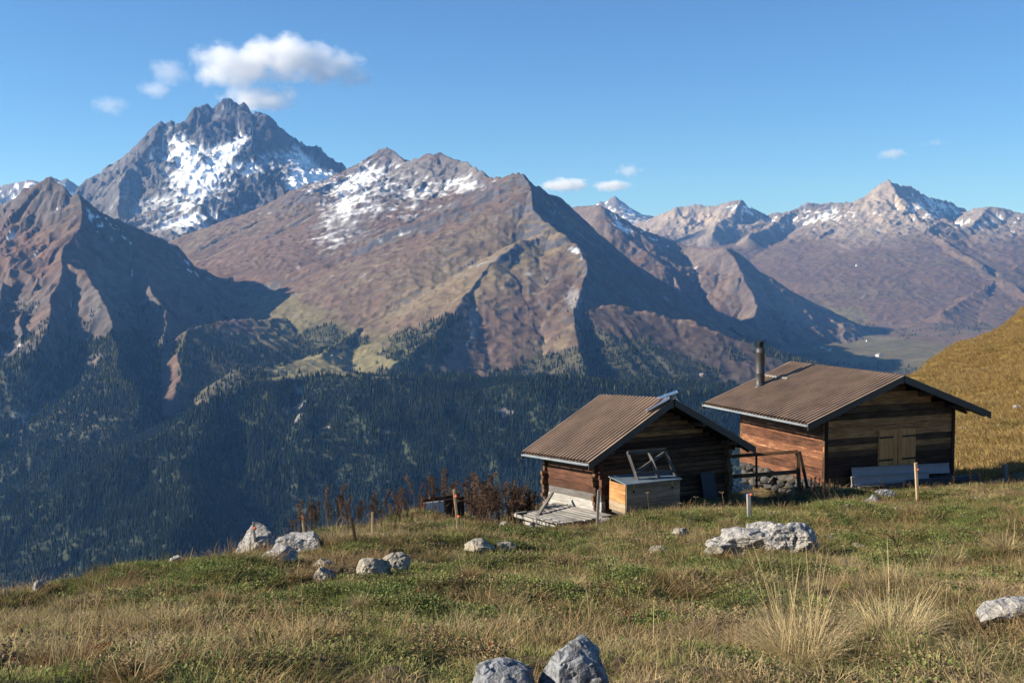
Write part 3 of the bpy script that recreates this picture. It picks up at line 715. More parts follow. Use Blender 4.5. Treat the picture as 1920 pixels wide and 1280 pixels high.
set_color(me, 'cover', np.clip(cc, .01, .9).reshape(-1, 3))
tag(link('meadow_ground', me), 'uneven alpine meadow ground sloping down to the left under the huts', kind='structure')

# ---- grasses
def grass_material(name, stops, tipmix=.35, tip=(.34, .26, .13), loc_scale=.45):
    t = NT(name, .8, .25)
    oi = t.n('ShaderNodeObjectInfo')
    n = t.noise(oi.outputs['Location'], loc_scale, 3, .6)
    f = t.math('ADD', t.math('MULTIPLY', oi.outputs['Random'], .35), t.rng(n, .3, .7, 0, .65))
    c = t.ramp(f, stops)
    h = t.attr('h', 'Fac')
    r = t.attr('rnd', 'Fac')
    c = t.mix(t.math('MULTIPLY', h, tipmix), c, tip)
    c = t.mix(t.rng(r, 0, 1, 0, .55), c, (0.9, .85, .6), 'MULTIPLY')
    v = t.n('ShaderNodeHueSaturation'); t.l(c, v.inputs['Color']); t.l(t.rng(r, 0, 1, .6, 1.35), v.inputs['Value'])
    t.col(v.outputs[0])
    # leaves let light through
    tr = t.n('ShaderNodeBsdfTranslucent'); t.l(v.outputs[0], tr.inputs[0])
    mx = t.n('ShaderNodeMixShader'); mx.inputs[0].default_value = .3
    t.l(t.b.outputs[0], mx.inputs[1]); t.l(tr.outputs[0], mx.inputs[2])
    t.l(mx.outputs[0], t.t.nodes['Material Output'].inputs[0]); return t.m
M_TURF = grass_material('turf_blades', [(0, (.11, .16, .032)), (.5, (.19, .225, .058)), (1, (.33, .28, .12))], .3, (.38, .33, .15))
M_DRY = grass_material('dry_blades', [(0, (.32, .225, .125)), (.45, (.46, .345, .19)), (.8, (.20, .155, .065)), (1, (.36, .225, .11))], .4, (.58, .46, .28))
M_GOLD = grass_material('hill_blades', [(0, (.13, .12, .04)), (.3, (.27, .185, .065)), (.65, (.36, .245, .095)), (1, (.15, .12, .045))], .35, (.40, .28, .12), .16)
M_STALK = grass_material('straw_stalks', [(0, (.50, .38, .20)), (1, (.66, .54, .32))], .2, (.62, .5, .3))
M_LEAF = grass_material('herb_leaves', [(0, (.07, .135, .03)), (.45, (.145, .205, .055)), (.75, (.29, .27, .11)), (1, (.30, .20, .095))], .25, (.3, .28, .12), 1.2)
M_RED = grass_material('red_leaves', [(0, (.16, .03, .015)), (.6, (.22, .07, .02)), (1, (.10, .06, .03))], .2, (.25, .1, .04), 1.5)
def blade_mesh(name, mat, seed, n, r, hmin, hmax, w, lean, curl, nseg=3, flat=.0):
    rs = np.random.RandomState(seed); V = []; Fs = []; H = []; Rn = []
    for k in range(n):
        a = rs.rand() * 6.283; rr = r * math.sqrt(rs.rand()); bx, by = rr * math.cos(a), rr * math.sin(a)
        da = a + rs.normal(0, .7) if rr > r * .25 else rs.rand() * 6.283
        L = rs.uniform(hmin, hmax); ln = abs(rs.normal(lean, lean * .5)) + .05; cu = curl * rs.uniform(.4, 1.5)
        fa = rs.rand() * 3.14; wx, wy = math.cos(fa) * w / 2, math.sin(fa) * w / 2
        x, y, z = bx, by, -0.02; ang = ln; base = len(V); q = rs.rand()
        for s_ in range(nseg + 1):
            f = s_ / nseg; ww = 1 - f * .55
            if s_ < nseg:
                V += [(x - wx * ww, y - wy * ww, z), (x + wx * ww, y + wy * ww, z)]; H += [f, f]; Rn += [q, q]
            else: V.append((x, y, z)); H.append(1); Rn.append(q)
            st = L / nseg
            x += math.sin(ang) * math.cos(da) * st; y += math.sin(ang) * math.sin(da) * st; z += math.cos(ang) * st; ang = min(ang + cu / nseg, 2.2)
        for s_ in range(nseg - 1):
            b = base + s_ * 2; Fs += [(b, b + 1, b + 3), (b, b + 3, b + 2)]
        b = base + (nseg - 1) * 2; Fs.append((b, b + 1, b + 2))
    me = mesh_np(name, V, Fs, (mat,), smooth=False); set_float(me, 'h', H); set_float(me, 'rnd', Rn); return me
def leaf_mesh(name, mat, seed, n, r, L, w):
    rs = np.random.RandomState(seed); V = []; Fs = []; H = []; Rn = []
    for k in range(n):
        a = rs.rand() * 6.283; rr = r * math.sqrt(rs.rand()); c = Vector((rr * math.cos(a), rr * math.sin(a), rs.uniform(.0, .05)))
        d = rs.rand() * 6.283; el = rs.uniform(-.1, .9); l = L * rs.uniform(.6, 1.3)
        u = Vector((math.cos(d) * math.cos(el), math.sin(d) * math.cos(el), math.sin(el))); s = Vector((-math.sin(d), math.cos(d), rs.uniform(-.3, .3))) * w * l / L
        b = len(V); pts = [c, c + u * l * .35 + s, c + u * l * .75 + s * .8, c + u * l + Vector((0, 0, -.1 * l)), c + u * l * .75 - s * .8, c + u * l * .35 - s, c + u * l * .55 - Vector((0, 0, .012))]
        V += [tuple(p) for p in pts]; q = rs.rand(); H += [0, .3, .8, 1, .8, .3, .5]; Rn += [q] * 7
        for i in range(6): Fs.append((b + 6, b + i, b + (i + 1) % 6))
    me = mesh_np(name, V, Fs, (mat,), smooth=False); set_float(me, 'h', H); set_float(me, 'rnd', Rn); return me
TURF = [src('turf_shape', blade_mesh('turf_shape', M_TURF, i, 46, .16, .03, .09, .006, .5, .9, 2)) for i in range(4)]
DRY = [src('dry_shape', blade_mesh('dry_shape', M_DRY, 10 + i, 60, .13, .04, .13, .0050, .8, 1.3, 3)) for i in range(4)]
DRYL = [src('long_dry_shape', blade_mesh('long_dry_shape', M_DRY, 40 + i, 90, .16, .14, .36, .0042, .6, 1.4, 4)) for i in range(3)]
HERB = [src('herb_shape', leaf_mesh('herb_shape', M_LEAF, 60 + i, 30, .14, .034, .011)) for i in range(4)]
BROWNL = [src('dead_leaf_shape', leaf_mesh('dead_leaf_shape', grass_material('dead_leaves', [(0, (.20, .15, .085)), (.6, (.30, .23, .13)), (1, (.16, .09, .05))], .2, (.3, .24, .14), 1.5), 70 + i, 22, .13, .034, .010)) for i in range(2)]
REDS = [src('red_leaf_shape', leaf_mesh('red_leaf_shape', M_RED, 80 + i, 18, .1, .035, .012)) for i in range(2)]
GOLDS = [src('hill_grass_shape', blade_mesh('hill_grass_shape', M_GOLD, 90 + i, 70, .45, .08, .22, .016, .9, .8, 2)) for i in range(4)]
STK = [src('straw_shape', blade_mesh('straw_shape', M_STALK, 100 + i, 5, .1, .3, .75, .0035, .16, .35, 4)) for i in range(3)]

rsg = np.random.RandomState(5)
def rand_ground(n, y0, y1, px0=-120, px1=2060, power=1.0):
    """even over the ground area between two depths"""
    u = rsg.rand(n); y = np.sqrt(y0 * y0 + (y1 * y1 - y0 * y0) * u ** power)
    px = rsg.uniform(px0, px1, n); x = (px - 960) / F * y
    return x, y
def ground_normal_tilt(n): return np.stack([rsg.normal(0, .12, n), rsg.normal(0, .12, n)], 1)
EXCL = []                                                     # (x0,y0,x1,y1...) hut floors: filled below
def inside_hut(x, y):
    r = np.zeros(x.shape, bool)
    for O, a, w, d in HUT_RECT:
        dx = x - O[0]; dy = y - O[1]; u = dx * math.cos(a) + dy * math.sin(a); v = -dx * math.sin(a) + dy * math.cos(a)
        r |= (u > w[0]) & (u < w[1]) & (v > d[0]) & (v < d[1])
    return r
A_L, A_R = R(28), R(23)
HUT_RECT = [((2.69, 38.0), A_L, (.8, 6.5), (.8, 4.5)), ((11.29, 43.0), A_R, (1.4, 8.0), (.8, 6.6))]
def spread(name, n, y0, y1, keep, shapes, label, s0=.8, s1=1.3, **kw):
    x, y = rand_ground(n, y0, y1, **kw)
    k = keep(x, y) & ~inside_hut(x, y); x = x[k]; y = y[k]; z = ground_z(x, y)
    sc = rsg.uniform(s0, s1, len(x)) * (1 + np.clip((y - 12) / 60, 0, .8))
    scatter(name, np.stack([x, y, z], 1), rsg.rand(len(x)) * 6.283, sc, shapes, label, tilt=ground_normal_tilt(len(x)))
    print(name, len(x))
rnd = lambda x: rsg.rand(len(x))
spread('turf_grass', 76000, 6, 46, lambda x, y: (lush(x, y) + rnd(x) * .7 > .35) & (soil_mask(x, y) < .62) & ((y < 52)), TURF, 'short green turf of the meadow')
spread('dry_grass', 56000, 6, 48, lambda x, y: (lush(x, y) - rnd(x) * .5 < .12) & (soil_mask(x, y) < .6), DRY, 'dry straw coloured grass of the meadow')
spread('long_dry_grass', 8000, 6, 34, lambda x, y: (lush(x, y) + gnoise(x / 1.3, y / 1.3, 611) * 1.5 < -.18) & (soil_mask(x, y) < .5), DRYL, 'longer matted dry grass between the green turf', .6, 1.2)
spread('meadow_herbs', 42000, 6, 46, lambda x, y: (gnoise(x / 1.1, y / 1.1, 621) + fbm(x / 4, y / 4, 622, 2) * .8 + lush(x, y) * .35 > .12) & (soil_mask(x, y) < .8), HERB, 'low leafy herbs in the meadow')
spread('dead_leaves', 15000, 6, 30, lambda x, y: gnoise(x / 1.4, y / 1.4, 631) + fbm(x / 5, y / 5, 632, 2) > .12, BROWNL, 'withered brown leaves lying in the grass')
spread('red_leaves', 900, 6, 20, lambda x, y: gnoise(x / .9, y / .9, 641) > .22, REDS, 'small red autumn leaves in the grass')
spread('straw_stalks', 900, 6, 32, lambda x, y: (lush(x, y) < .35), STK, 'single pale straw stalks standing in the meadow', .5, 1.0)
spread('hill_grass', 72000, 50, 190, lambda x, y: (x / y > .22) & (rnd(x) < np.clip(1.3 - y / 240, .3, 1)) & (gnoise(x / 3.0, (y + x) / 1.6, 655) + fbm(x / 9., y / 9., 656, 2) * .5 + rnd(x) * .7 > .1), GOLDS, 'golden dry grass on the hillside behind the huts', .7, 1.3, px0=1380, px1=2100)
# ------------------------------------------------------------------ materials for the huts
def wood(name, c1, c2, c3=None, rough=.85, grain=1.0, knots=.5, bleach=None):
    """weathered timber, grain along the piece (local X)"""
    t = NT(name, rough, .2)
    oi = t.n('ShaderNodeObjectInfo')
    tc = t.n('ShaderNodeTexCoord'); off = t.n('ShaderNodeVectorMath', operation='ADD')
    sc = t.n('ShaderNodeVectorMath', operation='SCALE'); sc.inputs[0].default_value = (13.1, 7.7, 5.3); t.l(oi.outputs['Random'], sc.inputs['Scale'])
    t.l(tc.outputs['Object'], off.inputs[0]); t.l(sc.outputs[0], off.inputs[1])
    mp = t.n('ShaderNodeMapping'); mp.inputs['Scale'].default_value = (.9, 16, 16); t.l(off.outputs[0], mp.inputs[0])
    mp2 = t.n('ShaderNodeMapping'); mp2.inputs['Scale'].default_value = (1.0, 3.5, 3.5); t.l(off.outputs[0], mp2.inputs[0])
    g = t.noise(mp.outputs[0], 2.2 * grain, 6, .65, .6); p = t.noise(mp2.outputs[0], 1.3, 4, .6, .3)
    f = t.math('ADD', t.math('MULTIPLY', g, .55), t.math('MULTIPLY', p, .5))
    f = t.math('ADD', f, t.math('MULTIPLY', t.math('SUBTRACT', oi.outputs['Random'], .5), .16))
    stops = [(.34, c1), (.62, c2)] + ([(.74, c3)] if c3 else [])
    c = t.ramp(f, stops)
    crack = t.rng(t.noise(mp.outputs[0], 5.0, 3, .6, .2), .62, .70, 1, .35)
    cs = t.n('ShaderNodeVectorMath', operation='SCALE'); t.l(c, cs.inputs[0]); t.l(crack, cs.inputs['Scale'])
    t.col(cs.outputs[0]); t.bump(g, .5, .01)
    return t.m
W_BURNT = wood('sun_burnt_dark_wood', (.018, .011, .008), (.065, .034, .020), (.13, .065, .032))
W_LOG = wood('old_brown_log', (.028, .017, .010), (.17, .092, .045), (.30, .18, .09))
W_LOGY = wood('pale_brown_log', (.05, .025, .012), (.48, .235, .085), (.60, .36, .17))
W_RED = wood('reddish_board', (.030, .014, .009), (.095, .042, .025), (.16, .075, .042))
W_ORANGE = wood('orange_weathered_board', (.10, .038, .015), (.30, .13, .055), (.42, .23, .11))
W_PLANK = wood('big_wall_plank', (.035, .016, .010), (.19, .080, .042), (.50, .27, .14))
W_GREY = wood('silver_grey_wood', (.13, .12, .105), (.33, .31, .28), (.46, .44, .40))
W_DGREY = wood('dark_grey_wood', (.035, .032, .028), (.12, .11, .10), (.18, .165, .15))
W_STAKE = wood('pale_stake_wood', (.25, .17, .09), (.48, .36, .21), (.55, .44, .30))
W_SHUT = wood('varnished_shutter_wood', (.40, .17, .05), (.66, .33, .115), (.72, .40, .16), .5)
W_CHEST = wood('chest_board', (.15, .10, .055), (.33, .25, .16), (.42, .36, .28))
W_CHESTO = wood('chest_orange_board', (.22, .095, .03), (.46, .25, .10), (.52, .36, .20))
W_RAFT = wood('dark_rafter', (.015, .011, .009), (.05, .035, .024))
def metal(name, c, rough=.5, metallic=0.0, var=.12, spec=.4):
    t = NT(name, rough, spec); t.b.inputs['Metallic'].default_value = metallic
    co = t.coord('Object'); n = t.noise(co, 1.1, 6, .65); n2 = t.noise(co, 18, 3, .6)
    d = tuple(v * (1 - var * 1.6) for v in c); e = tuple(min(1, v * (1 + var)) for v in c)
    f = t.math('ADD', t.math('MULTIPLY', n, .75), t.math('MULTIPLY', n2, .25))
    t.col(t.ramp(f, [(.35, d), (.65, e)])); t.l(t.rng(n, .3, .7, rough - .08, rough + .12), t.b.inputs['Roughness']); return t.m
M_ROOF = metal('brown_roof_sheet', (.25, .172, .118), .55, 0, .24)
M_CAP = metal('brown_ridge_sheet', (.29, .205, .145), .5, 0, .10)
M_TRIM = metal('dark_brown_trim', (.060, .046, .034), .5, 0, .2)
M_GUT = metal('galvanised_gutter', (.42, .47, .50), .35, .6, .1)
M_PIPE = metal('grey_brown_flue', (.05, .045, .04), .5, .0, .15)
M_PIPED = metal('black_flue_cap', (.02, .02, .02), .5, .3)
M_WHITE = metal('white_sheet_panel', (.31, .30, .285), .5, 0, .12)
M_SOLAR = metal('solar_cells', (.03, .05, .10), .12, .0, .1, .8)
M_ALU = metal('aluminium_frame', (.62, .65, .68), .3, .8, .05)
M_LID = metal('bluish_metal_lid', (.22, .28, .32), .4, .4, .15)
M_IRON = metal('black_iron', (.018, .017, .016), .6, .3)
M_BRASS = metal('yellow_fastener', (.40, .32, .05), .5, .2)
M_ORANGE = metal('orange_insulator', (.85, .12, .03), .4)
M_PLY = metal('grey_blue_board', (.05, .052, .06), .7)
M_REDP = metal('faded_red_paint', (.30, .06, .05), .7)

def beam(name, parent, mat, p0, p1, w, h, up=(0, 0, 1), cham=.0, jit=.0, seed=0, label=None):
    """squared timber from p0 to p1 (parent space): w across, h along 'up'"""
    p0 = Vector(p0); p1 = Vector(p1); d = p1 - p0; L = d.length; x = d.normalized(); u = Vector(up)
    y = u.cross(x)
    if y.length < 1e-4: y = Vector((0, 1, 0)).cross(x)
    y.normalize(); z = x.cross(y)
    rng = random.Random(seed * 131 + int(L * 977) + int((p0.x + p0.z * 3 + p0.y * 7) * 100))
    if cham > 0:
        c = cham; prof = [(-w / 2 + c, -h / 2), (w / 2 - c, -h / 2), (w / 2, -h / 2 + c), (w / 2, h / 2 - c), (w / 2 - c, h / 2), (-w / 2 + c, h / 2), (-w / 2, h / 2 - c), (-w / 2, -h / 2 + c)]
    else: prof = [(-w / 2, -h / 2), (w / 2, -h / 2), (w / 2, h / 2), (-w / 2, h / 2)]
    n = len(prof); ns = 1 if jit == 0 else 3
    V = []; Fs = []
    for k in range(ns + 1):
        jy, jz = rng.uniform(-jit, jit), rng.uniform(-jit, jit); sx = L * k / ns + (rng.uniform(-jit, jit) if k in (0, ns) else 0)
        for a, b in prof: V.append((sx, a + jy * .6 + rng.uniform(-jit, jit) * .3, b + jz * .6 + rng.uniform(-jit, jit) * .3))
    me = bpy.data.meshes.new(name)
    for k in range(ns):
        for i in range(n): Fs.append((k * n + i, k * n + (i + 1) % n, (k + 1) * n + (i + 1) % n, (k + 1) * n + i))
    Fs.append(tuple(range(n))[::-1]); Fs.append(tuple(ns * n + i for i in range(n)))
    me.from_pydata(V, [], Fs); me.materials.append(mat); me.update()
    o = link(name, me, parent)
    M = Matrix(((x.x, y.x, z.x, p0.x), (x.y, y.y, z.y, p0.y), (x.z, y.z, z.z, p0.z), (0, 0, 0, 1)))
    o.matrix_basis = M
    if label: o['label'] = label
    return o
def prism(name, parent, mat, pts, ext):
    """closed solid from polygon pts swept by vector ext"""
    n = len(pts); P = [Vector(p) for p in pts]; E = Vector(ext)
    V = [tuple(p) for p in P] + [tuple(p + E) for p in P]
    Fs = [tuple(range(n))[::-1], tuple(range(n, 2 * n))] + [(i, (i + 1) % n, n + (i + 1) % n, n + i) for i in range(n)]
    me = bpy.data.meshes.new(name); me.from_pydata(V, [], Fs); me.materials.append(mat); me.update()
    return link(name, me, parent)
def lathe(name, parent, mat, prof, loc, n=28, smooth=True):
    V = []; Fs = []
    for r, z in prof:
        for k in range(n): a = 2 * math.pi * k / n; V.append((r * math.cos(a), r * math.sin(a), z))
    for j in range(len(prof) - 1):
        for k in range(n): Fs.append((j * n + k, j * n + (k + 1) % n, (j + 1) * n + (k + 1) % n, (j + 1) * n + k))
    Fs.append(tuple(range(n))[::-1]); Fs.append(tuple((len(prof) - 1) * n + k for k in range(n)))
    me = bpy.data.meshes.new(name); me.from_pydata(V, [], Fs); me.materials.append(mat)
    if smooth:
        for p in me.polygons: p.use_smooth = len(p.vertices) == 4
    me.update(); return link(name, me, parent, loc)

def rock_np(seed, dims, sub=4, rough=.18, cuts=7, freq=1.3):
    bm = bmesh.new(); bmesh.ops.create_icosphere(bm, subdivisions=sub, radius=1.0)
    rng = random.Random(seed); so_ = Vector((rng.uniform(0, 90), rng.uniform(0, 90), rng.uniform(0, 90)))
    planes = []
    for _ in range(cuts):
        n = Vector((rng.gauss(0, 1), rng.gauss(0, 1), rng.gauss(0, .8))).normalized(); planes.append((n, rng.uniform(.52, .85)))
    for v in bm.verts:
        p = v.co.copy()
        for n, d in planes:
            e = p.dot(n) - d
            if e > 0: p -= n * e * .97
        q = p * freq + so_
        f = mnoise.fractal(q, .9, 2.1, 5) * rough + (mnoise.noise(q * 2.7)) * rough * .3
        cr = abs(mnoise.noise(Vector((q.x * .7, q.y * .7, q.z * 2.6)) + so_)); f -= max(0, .07 - cr) * 1.3 * rough / .18
        p += p.normalized() * f
        v.co = Vector((p.x * dims[0], p.y * dims[1], p.z * dims[2]))
    return bm
def limestone(name, base=(.34, .33, .31), dark=(.10, .095, .09), warm=(.36, .30, .22), lich=.55):
    t = NT(name, .95, .15); co = t.coord('Object'); oi = t.n('ShaderNodeObjectInfo')
    n = t.noise(co, 2.2, 8, .68); n2 = t.noise(co, 9, 6, .7); n3 = t.noise(co, .9, 3, .5)
    c = t.ramp(t.math('ADD', t.math('MULTIPLY', n, .6), t.math('MULTIPLY', n2, .4)), [(.36, dark), (.46, tuple(b * .72 for b in base)), (.60, base), (.72, tuple(min(.8, b * 1.45) for b in base))])
    c = t.mix(t.rng(n3, .45, .7, 0, .6), c, warm)
    sp = t.rng(t.noise(co, 5.5, 8, .8), lich, lich + .05)
    c = t.mix(t.math('MULTIPLY', sp, .7), c, (.06, .058, .055)); t.col(c)
    w = t.n('ShaderNodeTexVoronoi', feature='DISTANCE_TO_EDGE'); t.l(t.coord('Object', (1, 1, 2.6)), w.inputs['Vector']); w.inputs['Scale'].default_value = 2.3
    h = t.math('ADD', t.math('MULTIPLY', n2, .5), t.math('ADD', n, t.math('MULTIPLY', t.rng(w.outputs[0], 0, .06), .18)))
    t.bump(h, .9, .07); return t.m
M_ROCK = limestone('limestone', (.44, .42, .39), (.13, .12, .11)); M_ROCKW = limestone('warm_limestone', (.36, .325, .26), (.12, .10, .08), (.40, .33, .22), .62)
M_ROCKD = limestone('dark_lichen_rock', (.30, .31, .32), (.07, .07, .072), (.25, .25, .24), .50)
M_STONE = limestone('foundation_stone', (.09, .085, .08), (.05, .05, .05), (.16, .13, .10))  # stone colour darkened to stand in for the small cabin's cast shadow

# ------------------------------------------------------------------ hut builder
def corrugated(name, parent, x0, z0, x1, z1, ylen, mat, pitch=.225, rib=.11):
    """one roof slope from (x0,z0) up to (x1,z1), ribs run down the slope"""
    prof = []; y = 0.0
    while y < ylen - 1e-6:
        for dy, dz in ((0, 0), (.105, 0), (.113, rib), (.190, rib), (.198, 0)):
            if y + dy <= ylen: prof.append((y + dy, dz))
        y += pitch
    prof.append((ylen, 0)); n = len(prof); s = Vector((x1 - x0, 0, z1 - z0)).normalized(); nrm = Vector((-s.z, 0, s.x));
    if nrm.z < 0: nrm = -nrm
    V = []
    for off in (0, -.006):
        for (cx, cz) in ((x0, z0), (x1, z1)):
            for (yy, dz) in prof: V.append((cx + nrm.x * (dz + off), yy, cz + nrm.z * (dz + off)))
    Fs = []
    for i in range(n - 1):
        Fs += [(i, i + 1, n + i + 1, n + i), (2 * n + i, 3 * n + i, 3 * n + i + 1, 2 * n + i + 1), (i, 2 * n + i, 2 * n + i + 1, i + 1), (n + i, n + i + 1, 3 * n + i + 1, 3 * n + i)]
    me = bpy.data.meshes.new(name); me.from_pydata(V, [], Fs); me.materials.append(mat); me.update()
    return link(name, me, parent)
def hut_shell(root, Wr, Dr, H, rise, wall_x, wall_y, spec):
    half = Wr / 2
    def under(x): return H - .10 + rise * (1 - abs(x - half) / half)
    # roof
    for s_ in (0, 1):
        xe = 0.0 if s_ == 0 else Wr
        roof = corrugated('roof_sheet', root, xe, H, half, H + rise, Dr, M_ROOF)
        sl = Vector((half - xe, 0, rise)); nr = Vector((-sl.z, 0, sl.x)).normalized(); nr = nr if nr.z > 0 else -nr
        a = Vector((xe, .03, H)) - nr * .012 + sl.normalized() * .03; b = Vector((half, .03, H + rise)) - nr * .012
        prism('roof_deck', root, W_RAFT, [a, b, b - nr * .045, a - nr * .045], (0, Dr - .06, 0))
        for yy, nm in ((-.035, 'barge_board'), (Dr + .005, 'barge_board')):
            e = .05 if yy < 0 else 0
            a = Vector((xe, yy, H)) + nr * .055 - sl.normalized() * .04; b = Vector((half, yy, H + rise)) + nr * .055
            a2 = a - Vector((0, 0, spec['barge'])); b2 = b - Vector((0, 0, spec['barge']))
            prism(nm, root, M_TRIM, [a, b, b2, a2], (0, .03, 0))
        if spec.get('edge', True):
            a = Vector((xe, -.045, H)) + nr * .058 - sl.normalized() * .05; b = Vector((half, -.045, H + rise)) + nr * .058
            prism('edge_flashing', root, M_ROOF, [a, b, b + nr * .012, a + nr * .012], (0, .10, 0))
    cap = .34; z = H + rise; ux = half / math.hypot(half, rise); uz = rise / math.hypot(half, rise)
    pts = [(half - cap * ux, 0, z - cap * uz + .062), (half, 0, z + .072), (half + cap * ux, 0, z - cap * uz + .062), (half + cap * ux, 0, z - cap * uz + .050), (half, 0, z + .058), (half - cap * ux, 0, z - cap * uz + .050)]
    prism('ridge_cap', root, M_CAP, [(p[0], -.05, p[2]) for p in pts], (0, Dr + .1, 0))
    # rafters, purlins
    k = spec['rafters']
    for i in range(k):
        yy = .25 + (Dr - .5) * i / (k - 1)
        for xe, xi in ((.04, wall_x[0] + .35), (Wr - .04, wall_x[1] - .35)):
            za = H - .115 + rise * (1 - abs(xe - half) / half); zb = H - .115 + rise * (1 - abs(xi - half) / half)
            beam('rafter', root, W_RAFT, (xe, yy, za - .02), (xi, yy, zb - .02), .09, .11, jit=.004, seed=i)
    for xp in spec['purlins']:
        beam('purlin', root, W_LOG, (xp, .06, under(xp) - .10), (xp, Dr - .06, under(xp) - .10), .15, .16, cham=.03, jit=.006)
    if spec.get('gutter'):
        g = [(-.015, 0, H - .02), (-.02, 0, H - .075), (-.065, 0, H - .095), (-.105, 0, H - .07), (-.11, 0, H - .02), (-.102, 0, H - .02), (-.097, 0, H - .062), (-.065, 0, H - .083), (-.028, 0, H - .065), (-.023, 0, H - .02)]
        prism('gutter', root, M_GUT, [(p[0], .02, p[2]) for p in g], (0, Dr - .04, 0))
    # walls
    x0, x1 = wall_x; y0, y1 = wall_y; rng = random.Random(spec['seed'])
    T = spec['thick']
    # front and back gables: horizontal logs up to the roof line
    for (yy, front) in ((y0 + T / 2, True), (y1 - T / 2, False)):
        z = spec['z0']; i = 0
        while True:
            hh = spec['log_h'] * rng.uniform(.85, 1.18); top = z + hh
            if top > under(half) - .06: break
            e = spec['proj'] * rng.uniform(.5, 1.15) if (spec['proj'] > 0 and top < under(x0) - .02) else .0
            lx0, lx1 = x0 - e, x1 + e
            if top > under(x0) - .02:
                hw = half * (1 - (top - (H - .10)) / rise) - .03
                lx0, lx1 = max(x0, half - hw), min(x1, half + hw)
            if lx1 - lx0 < .35: break
            mat = spec['front_mat'](top, rng) if front else W_LOG
            din = rng.uniform(-.012, .012)
            beam(spec['piece'], root, mat, (lx0, yy + din, z + hh / 2), (lx1, yy + din, z + hh / 2), T, hh * .985, cham=spec['cham'], jit=spec['jit'], seed=i); i += 1
            z = top
    for (xx, lit) in ((x0 + T / 2, True), (x1 - T / 2, False)):
        z = spec['z0'] + (spec['log_h'] * .5 if spec['proj'] > 0 else 0); i = 50
        while z < under(x0) - .04:
            hh = (spec['side_h'] if lit else spec['log_h']) * rng.uniform(.85, 1.15); hh = min(hh, under(x0) - .01 - z + .02)
            if hh < .05: break
            e = spec['proj'] * rng.uniform(.6, 1.2) if spec['proj'] > 0 else -T - .004
            mat = spec['side_mat'](z + hh / 2, rng) if lit else W_LOG
            din = rng.uniform(-.010, .010)
            beam(spec['side_piece'] if lit else spec['piece'], root, mat, (xx + din, y0 - e, z + hh / 2), (xx + din, y1 + e, z + hh / 2), T * (1.0 if lit else 1), hh * .985, cham=spec['side_cham'], jit=spec['jit'], seed=i); i += 1
            z += hh
HL = dict(Wr=7.09, Dr=4.72, H=1.85, rise=1.94); HR = dict(Wr=9.1, Dr=7.3, H=2.4, rise=1.65)
TILT_L = R(4.0)
hutL = empty('log_cabin', (2.69, 38.0, -8.39), A_L); hutL.rotation_euler = (-TILT_L, 0, A_L)
tag(hutL, 'smaller log cabin with solar panels on its ridge and a chest by its gable', 'cabin')
hut_shell(hutL, HL['Wr'], HL['Dr'], HL['H'], HL['rise'], (.80, 6.5), (.80, 4.5), dict(
    barge=.25, rafters=6, purlins=(.95, 2.2, 3.545, 4.9, 6.3), gutter=True, seed=3, thick=.16, z0=-.25, log_h=.165, proj=.20, cham=.045, jit=.012,
    front_mat=lambda z, r: W_LOGY if (2.3 < z < 3.4 and r.random() < .5) else (W_LOG if r.random() < .75 else W_BURNT), piece='log', side_piece='wall_board', side_h=.27, side_cham=.012,
    side_mat=lambda z, r: W_GREY if z < .42 else (W_DGREY if z < .52 else (W_ORANGE if z < .76 else W_RED))))
hutR = empty('timber_hut', (11.29, 43.0, -8.30), A_R)
tag(hutR, 'larger timber hut on the right with a black stove pipe and shuttered window', 'hut')
def r_front(z, r):
    if z < .9: return W_BURNT if r.random() < .5 else W_LOG
    if z < 1.9: return r.choice([W_LOGY, W_LOG, W_LOGY])
    return r.choice([W_LOGY, W_LOGY, W_LOG])
hut_shell(hutR, HR['Wr'], HR['Dr'], HR['H'], HR['rise'], (1.42, 7.95), (.80, 6.6), dict(
    barge=.26, rafters=8, purlins=(1.5, 3.0, 4.55, 6.1, 7.85), gutter=True, seed=8, thick=.14, z0=-.15, log_h=.25, proj=0, cham=.012, jit=.007,
    front_mat=r_front, piece='wall_plank', side_piece='wall_plank', side_h=.33, side_cham=.01, side_mat=lambda z, r: W_PLANK))
bpy.context.view_layer.update()
def local_hit(root, px, py, axis, val):
    """root-space point where the pixel's sight line crosses the plane axis = val"""
    Mi = root.matrix_world.inverted(); o = Mi @ Vector((0, 0, 0)); d = (Mi @ at(px, py, 10.0)) - o
    return o + d * ((val - o[axis]) / d[axis])
def roof_hit(root, spec, px, py):
    Mi = root.matrix_world.inverted(); o = Mi @ Vector((0, 0, 0)); d = (Mi @ at(px, py, 10.0)) - o
    k = spec['rise'] / (spec['Wr'] / 2)               # z = H + k x
    t = (spec['H'] + k * o.x - o.z) / (d.z - k * d.x); return o + d * t
# corner boards of the big hut
for (cx, cy) in ((1.40, .78), (7.97, .78)):
    beam('corner_board', hutR, W_BURNT, (cx + (.05 if cx < 4 else -.05), cy - .012, -.2), (cx + (.05 if cx < 4 else -.05), cy - .012, 2.75), .16, .03, up=(0, 1, 0), jit=.004)
